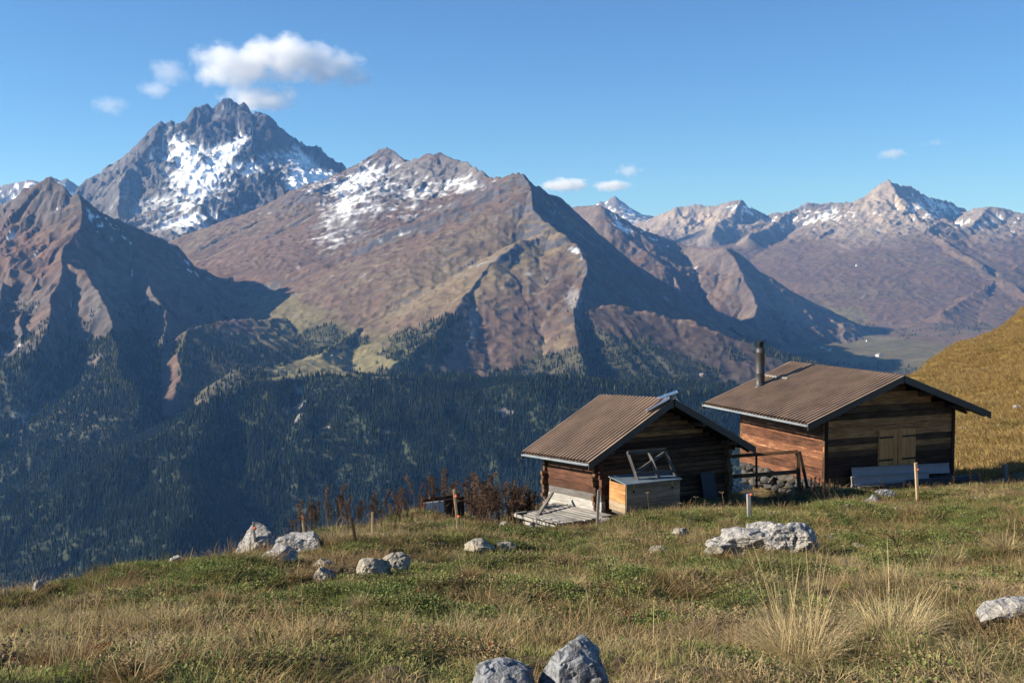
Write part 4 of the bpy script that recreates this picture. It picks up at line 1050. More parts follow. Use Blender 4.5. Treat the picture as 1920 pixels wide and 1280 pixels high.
# stove pipe
cp = roof_hit(hutR, HR, 1425, 726)
pipe = lathe('stove_pipe', hutR, M_PIPE, [(.26, -.10), (.26, .03), (.21, .10), (.197, .11), (.197, .60), (.203, .61), (.203, .63), (.197, .64), (.197, 1.50), (.203, 1.51), (.203, 1.56), (.197, 1.57), (.197, 1.70), (.15, 1.73)], (cp.x, cp.y, cp.z))
for i in range(3): lathe('cap_ring', pipe, M_PIPED, [(.10, 1.70 + i * .105), (.10, 1.74 + i * .105), (.14, 1.75 + i * .105), (.13, 1.79 + i * .105), (.09, 1.80 + i * .105)], (0, 0, 0), 20)
for i in range(4):
    a = i * math.pi / 2 + .6; beam('cage_rod', pipe, M_IRON, (.185 * math.cos(a), .185 * math.sin(a), 1.66), (.185 * math.cos(a), .185 * math.sin(a), 2.08), .014, .014, up=(1, 0, 0))
for zc in (1.92, 2.06): lathe('cage_ring', pipe, M_IRON, [(.180, zc), (.192, zc), (.192, zc + .014), (.180, zc + .014)], (0, 0, 0), 20)
b1 = roof_hit(hutR, HR, 1434, 707); b2 = roof_hit(hutR, HR, 1475, 715)
beam('snow_bar', hutR, W_GREY, (b1.x, b1.y + .1, b1.z + .07), (b1.x, b2.y, b1.z + .07), .14, .13, jit=.006)
# shuttered window
w0 = local_hit(hutR, 1648, 808, 1, .80); w1 = local_hit(hutR, 1713, 869, 1, .80)
wx0, wx1, wz1, wz0 = w0.x, w1.x, w0.z, w1.z
win = prism('window_frame', hutR, W_SHUT, [(wx0 - .05, .79, wz0 - .06), (wx1 + .05, .79, wz0 - .06), (wx1 + .05, .79, wz1 + .05), (wx0 - .05, .79, wz1 + .05)], (0, -.035, 0))
mid_x = (wx0 + wx1) / 2
for sgn, xa, xb in ((0, wx0, mid_x - .01), (1, mid_x + .01, wx1)):
    bw = (xb - xa) / 4
    for i in range(4):
        proud = .012 if (i == 3 and sgn == 0) or (i == 0 and sgn == 1) else 0
        beam('shutter_board', win, W_SHUT, (xa + bw * (i + .5), .745 - proud, wz0), (xa + bw * (i + .5), .745 - proud, wz1), bw * .94, .025, up=(0, 1, 0), seed=i + sgn * 4)
    for zf in (.18, .82):
        zc = wz0 + (wz1 - wz0) * zf; s0_, s1_ = (xa - .03, xb - bw * .95) if sgn == 0 else (xa + bw * .95, xb + .03)
        beam('strap_hinge', win, M_IRON, (s0_, .722, zc), (s1_, .722, zc), .010, .07)
beam('window_sill', hutR, W_SHUT, (wx0 - .08, .72, wz0 - .085), (wx1 + .08, .72, wz0 - .085), .12, .04)
# foundation stones of the big hut
fs_meshes = []
for i in range(5):
    bm = rock_np(900 + i, (.30, .24, .19), 2, .16, 5); me = bpy.data.meshes.new('foundation_stone'); bm.to_mesh(me); bm.free(); me.materials.append(M_STONE); fs_meshes.append(me)
rng = random.Random(77)
def stone(root, x, y, z, s=1.0):
    o = link('foundation_stone', fs_meshes[rng.randrange(5)], root, (x, y, z)); o.rotation_euler = (rng.uniform(-.2, .2), rng.uniform(-.2, .2), rng.uniform(0, 6.28)); o.scale = (s * rng.uniform(.8, 1.2),) * 3
for row in range(3):
    y = .9
    while y < 6.6: stone(hutR, 1.5, y, -.27 - row * .30); y += rng.uniform(.42, .6)
    x = 1.6
    while x < 7.9: stone(hutR, x, .92, -.27 - row * .30); x += rng.uniform(.42, .6)
for (x, y) in [(.9 + .55 * i, .86) for i in range(11)] + [(.86, 1.3 + .55 * i) for i in range(6)]: stone(hutL, x, y, -.40, .9)

# ---- solar panels on the small cabin
def solar(name, c, sx, sy, rot, label, legs):
    r = empty(name, c); r.rotation_euler = rot; tag(r, label, 'solar panel', 'solar panels on the small cabin roof')
    prism('panel_frame', r, M_ALU, [(-sx / 2, -sy / 2, -.018), (sx / 2, -sy / 2, -.018), (sx / 2, sy / 2, -.018), (-sx / 2, sy / 2, -.018)], (0, 0, .036))
    for i in range(2):
        for j in range(3):
            x0 = -sx / 2 + .03 + j * (sx - .06) / 3; y0 = -sy / 2 + .03 + i * (sy - .06) / 2
            prism('solar_cell', r, M_SOLAR, [(x0 + .004, y0 + .004, .0185), (x0 + (sx - .06) / 3 - .004, y0 + .004, .0185), (x0 + (sx - .06) / 3 - .004, y0 + (sy - .06) / 2 - .004, .0185), (x0 + .004, y0 + (sy - .06) / 2 - .004, .0185)], (0, 0, .003))
    for (x, y, L) in legs: beam('bracket', r, M_IRON, (x, y, -.018), (x + .03, y, -.018 - L), .03, .03, up=(0, 1, 0))
    return r
h1 = hutL.matrix_world @ (roof_hit(hutL, HL, 1234, 768) + Vector((0, 0, .20)))
solar('solar_panel', h1, .92, .50, (0, -R(30), R(-6)), 'solar panel lying against the left roof slope just below the cabin ridge', [(-.38, -.2, .10), (-.38, .2, .10), (.38, -.2, .26), (.38, .2, .26)])
h2 = hutL.matrix_world @ Vector((3.75, .62, HL['H'] + HL['rise'] + .17))
solar('solar_panel', h2, .72, .56, (0, -R(20), R(-4)), 'solar panel raised on top of the cabin ridge with bright edge', [(-.28, -.2, .12), (-.28, .2, .12), (.3, -.2, .34), (.3, .2, .34)])
h3 = hutL.matrix_world @ Vector((4.05, .66, HL['H'] + HL['rise'] - .02))
solar('solar_panel', h3, .60, .5, (0, R(38), A_L), 'dark solar panel tilted down the right roof slope beyond the cabin ridge', [(-.2, -.2, .12), (.2, .2, .12)])

# ---- deck beside the small cabin
dk = empty('wooden_deck', hutL.matrix_world @ Vector((0, 1.2, 0)), 0); tag(dk, 'low silver grey wooden deck on short posts along the left wall of the small cabin', 'deck')
bpy.context.view_layer.update()
def w2(root, p): return root.matrix_world.inverted() @ Vector(p)
def hl(p): return w2(dk, hutL.matrix_world @ Vector(p))
rng = random.Random(5)
for i in range(9):
    x = .66 - i * .225; sag = .0 + .012 * i; y1 = 3.5 - (.12 * i); y0 = -.25 + .10 * abs(i - 2) * .6
    beam('deck_board', dk, W_GREY, hl((x, y0 + rng.uniform(-.08, .08), .03 + rng.uniform(-.012, .012) - sag)), hl((x - .05, y1 + rng.uniform(-.1, .1), .05 - sag)), .205, .035, jit=.008, seed=i)
for yy in (.1, 1.5, 3.0): beam('joist', dk, W_GREY, hl((-1.3, yy, -.10)), hl((.7, yy, -.04)), .10, .12, jit=.01)
beam('edge_board', dk, W_GREY, hl((-1.36, -.1, -.16)), hl((-1.42, 2.9, -.10)), .03, .10, jit=.01)
beam('edge_board', dk, W_GREY, hl((-1.30, -.12, -.32)), hl((-1.44, 2.2, -.26)), .03, .10, jit=.01)
for (x, y) in ((-1.3, 0), (-1.35, 1.3), (-1.38, 2.7), (-.2, -.15)): beam('deck_post', dk, W_DGREY, hl((x, y, -.04)), hl((x, y, -.75)), .11, .11, up=(1, 0, 0), jit=.01)
pA, pB = at(1036, 922, 40.6), at(988, 999, 38.2)
br = empty('slanted_pole', pB, 0); tag(br, 'grey slanted pole propping the rear left corner of the small cabin', 'pole'); bpy.context.view_layer.update()
beam('pole_shaft', br, W_GREY, (0, 0, 0), w2(br, pA), .10, .10, jit=.012)

# ---- chest
ch = empty('storage_chest', (0, 0, 0), 0); ch.location = hutL.matrix_world @ Vector((.72, -1.0, 0)); ch.location.z = -8.12; ch.rotation_euler = (0, 0, A_L)
tag(ch, 'large wooden chest with a bluish metal lid in front of the small cabin gable', 'chest')
cw, cd, chh = 2.18, .98, .96
for i in range(6):
    z0 = i * chh / 6; z1 = (i + 1) * chh / 6
    beam('front_board', ch, W_CHEST, (0, -.012, (z0 + z1) / 2), (cw, -.012, (z0 + z1) / 2), .025, chh / 6 * .97, seed=i, jit=.003)
    beam('side_board', ch, W_CHESTO if i > 1 else W_CHEST, (-.012, .004, (z0 + z1) / 2), (-.012, cd, (z0 + z1) / 2), .025, chh / 6 * .97, seed=i, jit=.003)
    beam('side_board', ch, W_CHEST, (cw + .014, .004, (z0 + z1) / 2), (cw + .014, cd, (z0 + z1) / 2), .025, chh / 6 * .97, seed=i, jit=.003)
prism('back_panel', ch, W_CHEST, [(0, cd - .03, 0), (cw, cd - .03, 0), (cw, cd - .03, chh + .1), (0, cd - .03, chh + .1)], (0, .03, 0))
prism('lid', ch, M_LID, [(-.06, -.07, chh + .01), (-.06, cd + .02, chh + .13), (-.06, cd + .02, chh + .165), (-.06, -.07, chh + .045)], (cw + .12, 0, 0))
for hx in (.28, 1.85):
    h_ = beam('hasp', ch, M_BRASS, (hx, -.035, chh - .02), (hx, -.035, chh - .20), .05, .015, up=(0, 1, 0)); 
    beam('padlock', ch, M_IRON, (hx, -.045, chh - .19), (hx, -.045, chh - .27), .06, .02, up=(0, 1, 0))
for fx in (.1, cw - .1): beam('chest_foot', ch, W_DGREY, (fx, .05, -.05), (fx, cd - .05, -.05), .1, .1)

# ---- lattice rack on the chest
rk = empty('wooden_rack', at(1195, 900, 38.1), 0); tag(rk, 'weathered wooden rack frame leaning on the cabin gable above the chest', 'rack'); bpy.context.view_layer.update()
def rp(px, py, Y): return w2(rk, at(px, py, Y))
def Yr(px, py): return 38.0 + (px - 1190) / 75.0 * .70 + (898 - py) / 50.0 * .42
for nm, a, b in (('rack_rail', (1177, 848), (1249, 843)), ('rack_rail', (1192, 887), (1266, 882)), ('rack_leg', (1177, 846), (1196, 901)), ('rack_leg', (1217, 847), (1236, 897)), ('rack_leg', (1246, 842), (1268, 895)), ('rack_brace', (1193, 885), (1247, 848))):
    off = {'rack_rail': -.06, 'rack_leg': 0, 'rack_brace': .05}[nm]
    beam(nm, rk, W_DGREY, rp(a[0], a[1], Yr(*a) + off), rp(b[0], b[1], Yr(*b) + off), .05, .11, jit=.004)
# ---- leaning board at the gable
lb = empty('leaning_board', hutL.matrix_world @ Vector((5.15, .55, 0)), A_L); tag(lb, 'dark bluish board leaning on the right part of the small cabin gable', 'board')
prism('board_panel', lb, M_PLY, [(0, -.12, -.25), (.62, -.12, -.25), (.50, .10, 1.05), (-.10, .10, 1.05)], (0, .03, 0))

# ---- white sheet panels and planks in front of the big hut
def hrp(px, py, yl): return hutR.matrix_world @ local_hit(hutR, px, py, 1, yl)
def panel_thing(name, label, a, b, hgt, yl, mat, cat, lean=.12, group=None):
    p = hrp(a[0], a[1], yl); q = hrp(b[0], b[1], yl); r = empty(name, p, 0); tag(r, label, cat, group); bpy.context.view_layer.update()
    n_ = Vector((math.sin(A_R), -math.cos(A_R), 0)); d = q - p
    pr = [Vector((0, 0, 0)), Vector((0, 0, -hgt)) + n_ * lean]
    th = n_ * .03; pts = [(0, 0, 0), tuple(pr[1]), tuple(pr[1] + th * 1.6), tuple(Vector((0, 0, -hgt * .5)) + n_ * lean * .5 + th), tuple(th)]
    o = prism('sheet', r, mat, pts, d)
    lip = [Vector(pts[4]) + n_ * .002, Vector(pts[4]) + n_ * .035, Vector(pts[4]) + n_ * .035 + Vector((0, 0, -.035)), Vector(pts[4]) + n_ * .002 + Vector((0, 0, -.035))]
    prism('folded_edge', r, mat, [tuple(v) for v in lip], d); return r
panel_thing('white_panel', 'upper and longest white metal panel leaning under the shuttered window', (1596, 876), (1778, 867), .40, .60, M_WHITE, 'panel', .06)
panel_thing('white_panel', 'shorter white metal panel leaning below the longest one under the shuttered window', (1595, 893), (1740, 884), .38, .46, M_WHITE, 'panel', .06)
panel_thing('white_panel', 'lowest white metal strip lying on the planks at the big hut gable', (1595, 909), (1700, 900), .12, .36, M_WHITE, 'panel', .03)
prism_root = None
plab = ['topmost weathered plank of the pile at the big hut gable reaching past the corner', 'second plank from the top of the pile at the big hut gable', 'middle plank of the pile at the big hut gable', 'front lowest plank of the pile at the big hut gable', 'rear lowest plank of the pile at the big hut gable']
for i, (a, b, yl) in enumerate((((1700, 903), (1830, 893), .30), ((1610, 914), (1834, 897), .18), ((1600, 920), (1800, 905), .30), ((1590, 926), (1770, 912), .12), ((1620, 922), (1790, 909), .42))):
    p = hrp(a[0], a[1], yl); q = hrp(b[0], b[1], yl); r = empty('plank', p, 0); bpy.context.view_layer.update()
    tag(r, plab[i], 'plank', 'planks stacked by the big hut')
    beam('plank_wood', r, W_DGREY, (0, 0, 0), q - p, .24, .10 if i % 2 else .13, jit=.01, seed=i)

# ---- timber railing between the huts
tr = empty('timber_railing', at(1493, 908, 42.6), 0); tag(tr, 'dark timber railing with sloping end brace between the two buildings', 'railing'); bpy.context.view_layer.update()
def tp(px, py, Y): return w2(tr, at(px, py, Y))
beam('rail', tr, W_LOG, tp(1352, 857, 42.9), tp(1496, 846, 42.5), .11, .12, jit=.01)
beam('rail', tr, W_LOG, tp(1372, 893, 42.9), tp(1496, 884, 42.5), .10, .14, jit=.01)
beam('railing_post', tr, W_LOG, tp(1495, 846, 42.55), tp(1499, 925, 42.55), .13, .13, up=(1, 0, 0), jit=.01)
beam('railing_post', tr, W_RAFT, tp(1418, 852, 42.75), tp(1419, 915, 42.75), .07, .07, up=(1, 0, 0), jit=.005)
beam('end_brace', tr, W_RAFT, tp(1499, 846, 42.4), tp(1514, 915, 42.1), .10, .10, up=(1, 0, 0), jit=.01)
# ------------------------------------------------------------------ rocks
def put_rock(name, label, px, pbase, wpx, hpx, seed, mat=None, sub=4, Y=None, sink=.42, rough=.15, cuts=12, depth=.8, freq=1.3, rz=0.0, cat='rock', group=None, tilt=0.0):
    g = ground_at(px, pbase) if Y is None else Vector((at(px, pbase, Y).x, Y, 0))
    if Y is not None: g.z = float(ground_z(g.x, g.y))
    s = g.y / F; w = wpx * s / 2; h = hpx * s
    hz = h / (2 - 2 * sink) * .9
    bm = rock_np(seed, (w, w * depth, hz), sub, rough, cuts, freq); me = bpy.data.meshes.new(name); bm.to_mesh(me); bm.free()
    me.materials.append(mat or M_ROCK)
    o = link(name, me, None, (g.x, g.y + w * depth * .5, g.z + hz * (1 - 2 * sink))); o.rotation_euler = (tilt, 0, rz)
    tag(o, label, cat, group); RIM.append((g.x, g.y, w, w * depth)); return o
RIM = []
put_rock('boulder', 'tall pointed pale grey boulder at the bottom edge of the view', 1072, 1350, 168, 170, 21, M_ROCKD, 5, sink=.3, rough=.13, cuts=5, depth=.8)
put_rock('boulder', 'low rounded lichen spotted boulder left of the pointed one at the bottom edge', 940, 1345, 190, 105, 34, M_ROCKD, 5, sink=.4, rough=.13, cuts=6, depth=.7)
put_rock('boulder', 'pale grey boulder in tall dry grass at the right edge', 1895, 1172, 140, 62, 45, M_ROCK, 4, sink=.42)
put_rock('rock_outcrop', 'wide flat topped limestone outcrop in front of the small gap between the buildings', 1398, 1042, 190, 50, 52, M_ROCK, 5, sink=.4, rough=.2, cuts=12, depth=.7, freq=1.5)
put_rock('rock_outcrop', 'right half of the limestone outcrop before the huts, with a steep shaded end', 1484, 1036, 112, 54, 58, M_ROCK, 5, sink=.4, rough=.2, cuts=12, depth=.8, freq=1.5)
put_rock('rock_outcrop', 'middle hump of the limestone outcrop between its wide left part and steep right end', 1438, 1022, 110, 44, 63, M_ROCK, 5, sink=.4, rough=.2, cuts=12, depth=.6, freq=1.5)
put_rock('rock', 'pale block at the lower left foot of the limestone outcrop', 1340, 1044, 52, 22, 66, M_ROCKW, 4)
put_rock('boulder', 'triangular whitish boulder behind a thin stake at the meadow edge', 480, 1034, 96, 58, 61, M_ROCK, 4, sink=.42, depth=.6)
put_rock('boulder', 'long blocky grey boulder beside the triangular one at the meadow edge', 562, 1038, 124, 54, 67, M_ROCK, 5, sink=.42, depth=.5, cuts=10)
put_rock('rock', 'low slab at the foot of the long blocky boulder', 520, 1048, 90, 24, 71, M_ROCK, 3, sink=.42)
put_rock('rock', 'tan boulder with a shaded left face in the bare soil patch', 702, 1082, 76, 46, 75, M_ROCKW, 4, sink=.42, cuts=8)
put_rock('rock', 'smaller tan rock joined to the right of the boulder in the soil patch', 742, 1072, 62, 38, 76, M_ROCKW, 4, sink=.42, cuts=8)
put_rock('rock', 'pale flat rock left of the bare soil patch', 608, 1096, 74, 34, 79, M_ROCKW, 4, sink=.42)
put_rock('rock', 'small dark topped rock above the pale flat one at the soil patch', 608, 1068, 56, 22, 81, M_ROCKW, 3, sink=.42)
put_rock('rock', 'long low tan rock ridge in the meadow below the white trough', 900, 1036, 74, 24, 84, M_ROCKW, 4, sink=.42)
put_rock('rock', 'tan rock at the right end of the long low rock ridge', 944, 1034, 52, 20, 86, M_ROCKW, 3, sink=.42)
put_rock('rock', 'flat grey stone in the grass left of the wooden deck', 943, 989, 26, 12, 88, M_ROCK, 3, sink=.42)
put_rock('rock', 'pale rock on the skyline left of the long blocky boulder', 330, 1058, 34, 18, 90, M_ROCK, 4, sink=.42)
put_rock('rock', 'pale pointed rock on the skyline at the far left', 70, 1106, 26, 24, 92, M_ROCK, 4, sink=.42)
put_rock('rock', 'speckled rock beside dry stalks before the big hut', 1640, 946, 40, 22, 94, M_ROCKD, 4, sink=.42, tilt=.1)
put_rock('rock', 'dark upper rock behind the speckled rock at the big hut', 1662, 934, 44, 20, 95, M_ROCKD, 4, sink=.42)
put_rock('rock', 'small flat rock right of the limestone outcrop', 1612, 1030, 40, 12, 97, M_ROCKW, 3, sink=.42)
put_rock('rock', 'flat rock in the grass between the outcrop and the tall tussock', 1578, 1060, 42, 12, 98, M_ROCKW, 3, sink=.42)
put_rock('rock', 'grey rock in front of the wooden chest', 1278, 1008, 44, 22, 99, M_ROCKW, 4, sink=.42)
put_rock('rock', 'flat tan rock left of the outcrop', 1235, 1037, 44, 14, 101, M_ROCKW, 3, sink=.42)
put_rock('rock', 'low rock under the thin post at the cabin corner', 1140, 982, 32, 14, 103, M_ROCK, 3, sink=.42)
put_rock('rock', 'pale stone sitting in the dark gap below the timber railing', 1402, 948, 24, 15, 105, M_ROCK, 3, Y=41.5, sink=.42)
put_rock('rock', 'flat white stone leaning in the dark gap between the huts', 1424, 958, 16, 7, 107, M_ROCK, 3, sink=.42)
put_rock('rock', 'rock on the golden hillside at the right edge', 1911, 772, 26, 14, 109, M_ROCK, 3, sink=.42)
put_rock('rock', 'rock low on the golden hillside beside the big hut', 1806, 808, 14, 9, 111, M_ROCK, 3, sink=.42)
put_rock('rock', 'white rock partway up the golden hillside', 1876, 802, 18, 8, 113, M_ROCK, 3, sink=.42)
sm = []
for i in range(6):
    bm = rock_np(300 + i, (1, .8, .6), 3, .2, 7); me = bpy.data.meshes.new('stone'); bm.to_mesh(me); bm.free(); me.materials.append((M_ROCK, M_ROCKW)[i % 2]); sm.append(me)
rng = random.Random(12)
for (px, py, w) in [(663, 1046, 14), (755, 1030, 12), (652, 1058, 10), (493, 1090, 18), (812, 1062, 16), (838, 1040, 12), (960, 1002, 10), (1198, 1012, 14), (1215, 1000, 12), (1330, 1060, 10), (1545, 1000, 16), (1560, 1010, 20), (1590, 950, 12), (1832, 938, 12), (1806, 970, 14), (1900, 1010, 16), (1840, 1012, 14), (1700, 1003, 12),
                    (1680, 958, 12), (1480, 968, 10), (1445, 965, 12), (720, 1100, 14), (640, 1098, 12), (690, 1092, 10), (770, 1082, 12), (850, 1072, 10), (300, 1180, 10), (560, 1190, 9), (280, 1110, 9), (420, 1240, 12), (1250, 1160, 10), (1870, 838, 9), (1840, 870, 8), (1862, 860, 7), (1890, 905, 8), (1815, 765, 6), (1850, 742, 6), (1905, 700, 7), (1840, 800, 7), (1885, 822, 8), (1900, 860, 10), (1822, 842, 7), (1868, 780, 6), (1780, 700, 4), (1895, 745, 6), (30, 1180, 10), (180, 1150, 10), (230, 1120, 8), (470, 1110, 12), (530, 1130, 12), (1020, 1130, 10), (1120, 1090, 12), (1010, 1045, 12), (1070, 1020, 10), (1400, 1100, 10), (880, 1230, 10), (1300, 1020, 18), (1600, 1045, 14), (1640, 1020, 12), (830, 1020, 12), (770, 1010, 10), (1750, 1080, 12), (915, 1180, 9)]:
    g = ground_at(px, py); s = w * g.y / F / 2
    o = link('stone', sm[rng.randrange(6)], None, (g.x, g.y, g.z + s * .1)); o.scale = (s,) * 3; o.rotation_euler = (rng.uniform(-.2, .2), rng.uniform(-.2, .2), rng.uniform(0, 6.28))
    tag(o, 'small pale stone half sunk in the grass of the meadow or hillside', 'stone', 'small stones lying in the meadow')
# soil clods in the bare patches
cl = []
for i in range(3):
    bm = rock_np(400 + i, (1, .8, .6), 2, .3, 3)
    me = bpy.data.meshes.new('clod'); bm.to_mesh(me); bm.free(); t_ = NT('soil_clod', .98, .05)
    t_.col(t_.ramp(t_.noise(t_.coord('Object'), 3, 4), [(.3, (.03, .024, .018)), (.7, (.09, .07, .052))])); me.materials.append(t_.m); cl.append(src('clod_shape', me))
x, y = rand_ground(60000, 14, 48); k = (soil_mask(x, y) > .58) & ~inside_hut(x, y); x = x[k]; y = y[k]
scatter('soil_clods', np.stack([x, y, ground_z(x, y)], 1), rsg.rand(len(x)) * 6.28, rsg.uniform(.02, .09, len(x)) * np.where(rsg.rand(len(x)) > .95, 1.8, 1), cl, 'dark crumbly soil in the bare patches')

# ------------------------------------------------------------------ stakes and posts
def stake(px, ptop, pbase, label, mat, wpx=5, lean=0.0, ins=(), group=None, name='fence_stake', Y=None, thick=None):
    g = ground_at(px, pbase) if Y is None else Vector((at(px, pbase, Y).x, Y, at(px, pbase, Y).z))
    r = empty(name, g, 0); h = (pbase - ptop) * g.y / F; w = thick or wpx * g.y / F
    top = Vector((lean, 0, h))
    beam('stake_shaft', r, mat, (0, 0, -.25), top, w, w * .9, up=(0, 1, 0), jit=.004, cham=w * .15, seed=int(px))
    for f in ins:
        p = top * f + Vector((w * .5, -w * .5, 0)); b = bmesh.new(); bmesh.ops.create_icosphere(b, subdivisions=2, radius=.034); me = bpy.data.meshes.new('insulator'); b.to_mesh(me); b.free(); me.materials.append(M_ORANGE)
        link('insulator', me, r, p)
        beam('insulator_screw', r, M_IRON, top * f, p, .01, .01)
    tag(r, label, 'stake', group); return r
stake(481, 975, 1035, 'pale stake in front of the triangular whitish boulder', W_GREY, 4.5, -.06, (.82,))
stake(571, 956, 992, 'thin dark stake with an orange insulator behind the long blocky boulder', W_STAKE, 3.5, -.08, (.6,), Y=33.5)
stake(671, 968, 1018, 'dark brown leaning stake below the tall dead stalks', W_LOG, 5, -.14)
stake(700, 965, 1010, 'short brown stake right of the dark leaning one', W_STAKE, 4.5, -.02)
stake(863, 916, 1004, 'tall pale stake with two orange insulators beside the white trough', W_STAKE, 5, -.14, (.42, .86))
stake(1119, 917, 992, 'grey square post standing at the corner of the small cabin', W_GREY, 5.5, .06, (), name='fence_stake')
stake(1406, 926, 972, 'short thick grey post before the gap between the huts', W_GREY, 8, -.04, (1.0,))
stake(1722, 868, 946, 'tall yellow stake in front of the white panels', W_STAKE, 5.5, -.13, (.84,))
stake(1888, 873, 912, 'grey leaning post at the foot of the golden hillside', W_GREY, 6, -.08)
stake(9, 1100, 1116, 'tiny stake on the skyline at the left edge', W_GREY, 3, 0)
stake(1487, 905, 950, 'thin pale rod standing at the near corner of the big hut', W_GREY, 2, .0, Y=42.0)

# ------------------------------------------------------------------ trough
g = at(797, 964, 35.2); tro = empty('wooden_trough', (g.x, g.y, g.z), R(14)); tag(tro, 'long wooden trough with a white painted end among the dead stalks', 'trough')
prism('white_end', tro, M_WHITE if False else metal('white_painted_end', (.62, .62, .60), .6, 0, .15), [(0, 0, -.25), (.62, 0, -.22), (.60, 0, .40), (0, 0, .36)], (0, .04, 0))
prism('red_edge', tro, M_REDP, [(-.035, -.004, -.25), (-.002, -.004, -.25), (-.002, -.004, .36), (-.035, -.004, .36)], (0, .05, 0))
prism('dark_side', tro, W_BURNT, [(.63, .02, -.2), (1.28, .10, -.10), (1.27, .10, .50), (.61, .02, .41)], (0, .05, 0))
prism('far_side', tro, W_BURNT, [(.02, .62, -.2), (1.2, .70, -.10), (1.19, .70, .45), (.0, .62, .36)], (0, .05, 0))
prism('trough_soil', tro, M_STONE, [(.02, .045, .25), (1.18, .12, .30), (1.18, .69, .30), (.02, .61, .25)], (0, 0, .02))

# ------------------------------------------------------------------ dead dock stalks, umbels, tussocks
M_DOCK = grass_material('dead_dock', [(0, (.042, .026, .018)), (.5, (.095, .055, .036)), (1, (.17, .11, .065))], .1, (.15, .08, .045), .8)
M_UMB = grass_material('dry_umbel', [(0, (.26, .19, .11)), (1, (.36, .28, .17))], .1, (.4, .32, .2), .8)
def stalk_mesh(name, mat, seed, H=1.0, bend=.2, head=True, leaves=3):
    rng = random.Random(seed); V = []; Fs = []; HH = []; RR = []
    def tube(p0, p1, r0, r1):
        b = len(V)
        for p, r in ((p0, r0), (p1, r1)):
            for k in range(3): a = k * 2.094; V.append((p.x + r * math.cos(a), p.y + r * math.sin(a), p.z)); HH.append(.5); RR.append(.4)
        for k in range(3): Fs.append((b + k, b + (k + 1) % 3, b + 3 + (k + 1) % 3)); Fs.append((b + k, b + 3 + (k + 1) % 3, b + 3 + k))
    def chip(p, s):
        b = len(V); q = rng.random()
        n = Vector((rng.gauss(0, 1), rng.gauss(0, 1), rng.gauss(0, 1))).normalized(); m_ = n.orthogonal().normalized()
        for v in (p, p + n * s, p + m_ * s * .7): V.append(tuple(v)); HH.append(.6); RR.append(q)
        Fs.append((b, b + 1, b + 2))
    p = Vector((0, 0, -.03)); d = Vector((rng.uniform(-.15, .15), rng.uniform(-.15, .15), 1)).normalized(); bd = Vector((rng.choice((-1, 1)) * bend, rng.uniform(-.1, .1), 0)); n = 8
    for i in range(n):
        q = p + d * H / n; tube(p, q, .011 * (1 - i / n * .6), .011 * (1 - (i + 1) / n * .6))
        if head and i >= n * .42:
            for _ in range(46): chip(p.lerp(q, rng.random()) + Vector((rng.gauss(0, .022), rng.gauss(0, .022), 0)), rng.uniform(.020, .042))
            if rng.random() < .35:
                e = p + Vector((rng.uniform(-.1, .1), rng.uniform(-.1, .1), rng.uniform(.08, .2))) * H; tube(p, e, .005, .003)
                for _ in range(24): chip(p.lerp(e, rng.uniform(.2, 1)) + Vector((rng.gauss(0, .014), rng.gauss(0, .014), 0)), rng.uniform(.016, .034))
        p = q; d = (d + bd * (i / n) ** 1.5 - Vector((0, 0, abs(bend) * .9 * (i / n) ** 3))).normalized()
    for _ in range(leaves):
        z = rng.uniform(.05, .5) * H; a = rng.uniform(0, 6.28); c = Vector((0, 0, z)); b = len(V); L = rng.uniform(.08, .2); u = Vector((math.cos(a), math.sin(a), -.6)); s_ = Vector((-math.sin(a), math.cos(a), .2)) * .02; q = rng.random()
        for v in (c, c + u * L * .5 + s_, c + u * L, c + u * L * .5 - s_): V.append(tuple(v)); HH.append(.9); RR.append(q)
        Fs += [(b, b + 1, b + 2), (b, b + 2, b + 3)]
    me = mesh_np(name, V, Fs, (mat,), smooth=False); set_float(me, 'h', HH); set_float(me, 'rnd', RR); return me
docks = [stalk_mesh('dead_dock', M_DOCK, 500 + i, 1.0, (.05, .45, .15, .7, .0, .3, 1.0, .1)[i]) for i in range(8)]
rng = random.Random(99)
dock_at = []
for (x0, x1, n, y0, y1, h0, h1) in ((540, 650, 20, 1002, 1012, .6, 1.1), (640, 780, 24, 985, 1000, .5, .95), (735, 800, 8, 975, 985, .6, 1.15), (800, 900, 26, 962, 978, .75, 1.25), (880, 985, 56, 950, 968, .85, 1.45), (960, 1020, 24, 948, 962, .7, 1.2)):
    for _ in range(n):
        px = rng.uniform(x0, x1); dock_at.append((px, rng.uniform(y0, y1), rng.uniform(h0, h1)))
for i, (px, py, h) in enumerate(dock_at):
    h *= 1.25; g = ground_at(px, py); Y = min(g.y + rng.uniform(-.5, 2.5), 40.5); x = (px - 960) / F * Y; z = float(ground_z(x, Y))
    o = link('dock_plant', docks[rng.randrange(8)], None, (x, Y, z)); o.scale = (h * rng.uniform(.9, 1.3), h * rng.uniform(.9, 1.3), h); o.rotation_euler = (rng.uniform(-.12, .12), rng.uniform(-.2, .2), rng.uniform(0, 6.28))
    tag(o, 'dead rust brown dock stalk standing on the meadow edge left of the small cabin', 'dead plant', 'dead dock stalks along the meadow edge')
for _ in range(44):
    px = rng.choice((rng.uniform(1530, 1700), rng.uniform(1515, 1570), rng.uniform(1780, 1915))); py = rng.uniform(925, 950) if px < 1750 else rng.uniform(905, 922); g = ground_at(px, py)
    h = rng.uniform(.35, .85); o = link('dock_plant', docks[rng.randrange(8)], None, g); o.scale = (h, h, h); o.rotation_euler = (rng.uniform(-.1, .1), rng.uniform(-.15, .15), rng.uniform(0, 6.28))
    tag(o, 'thin brown dried stalk growing in front of the big hut or at the hill foot', 'dead plant', 'dried stalks before the big hut')
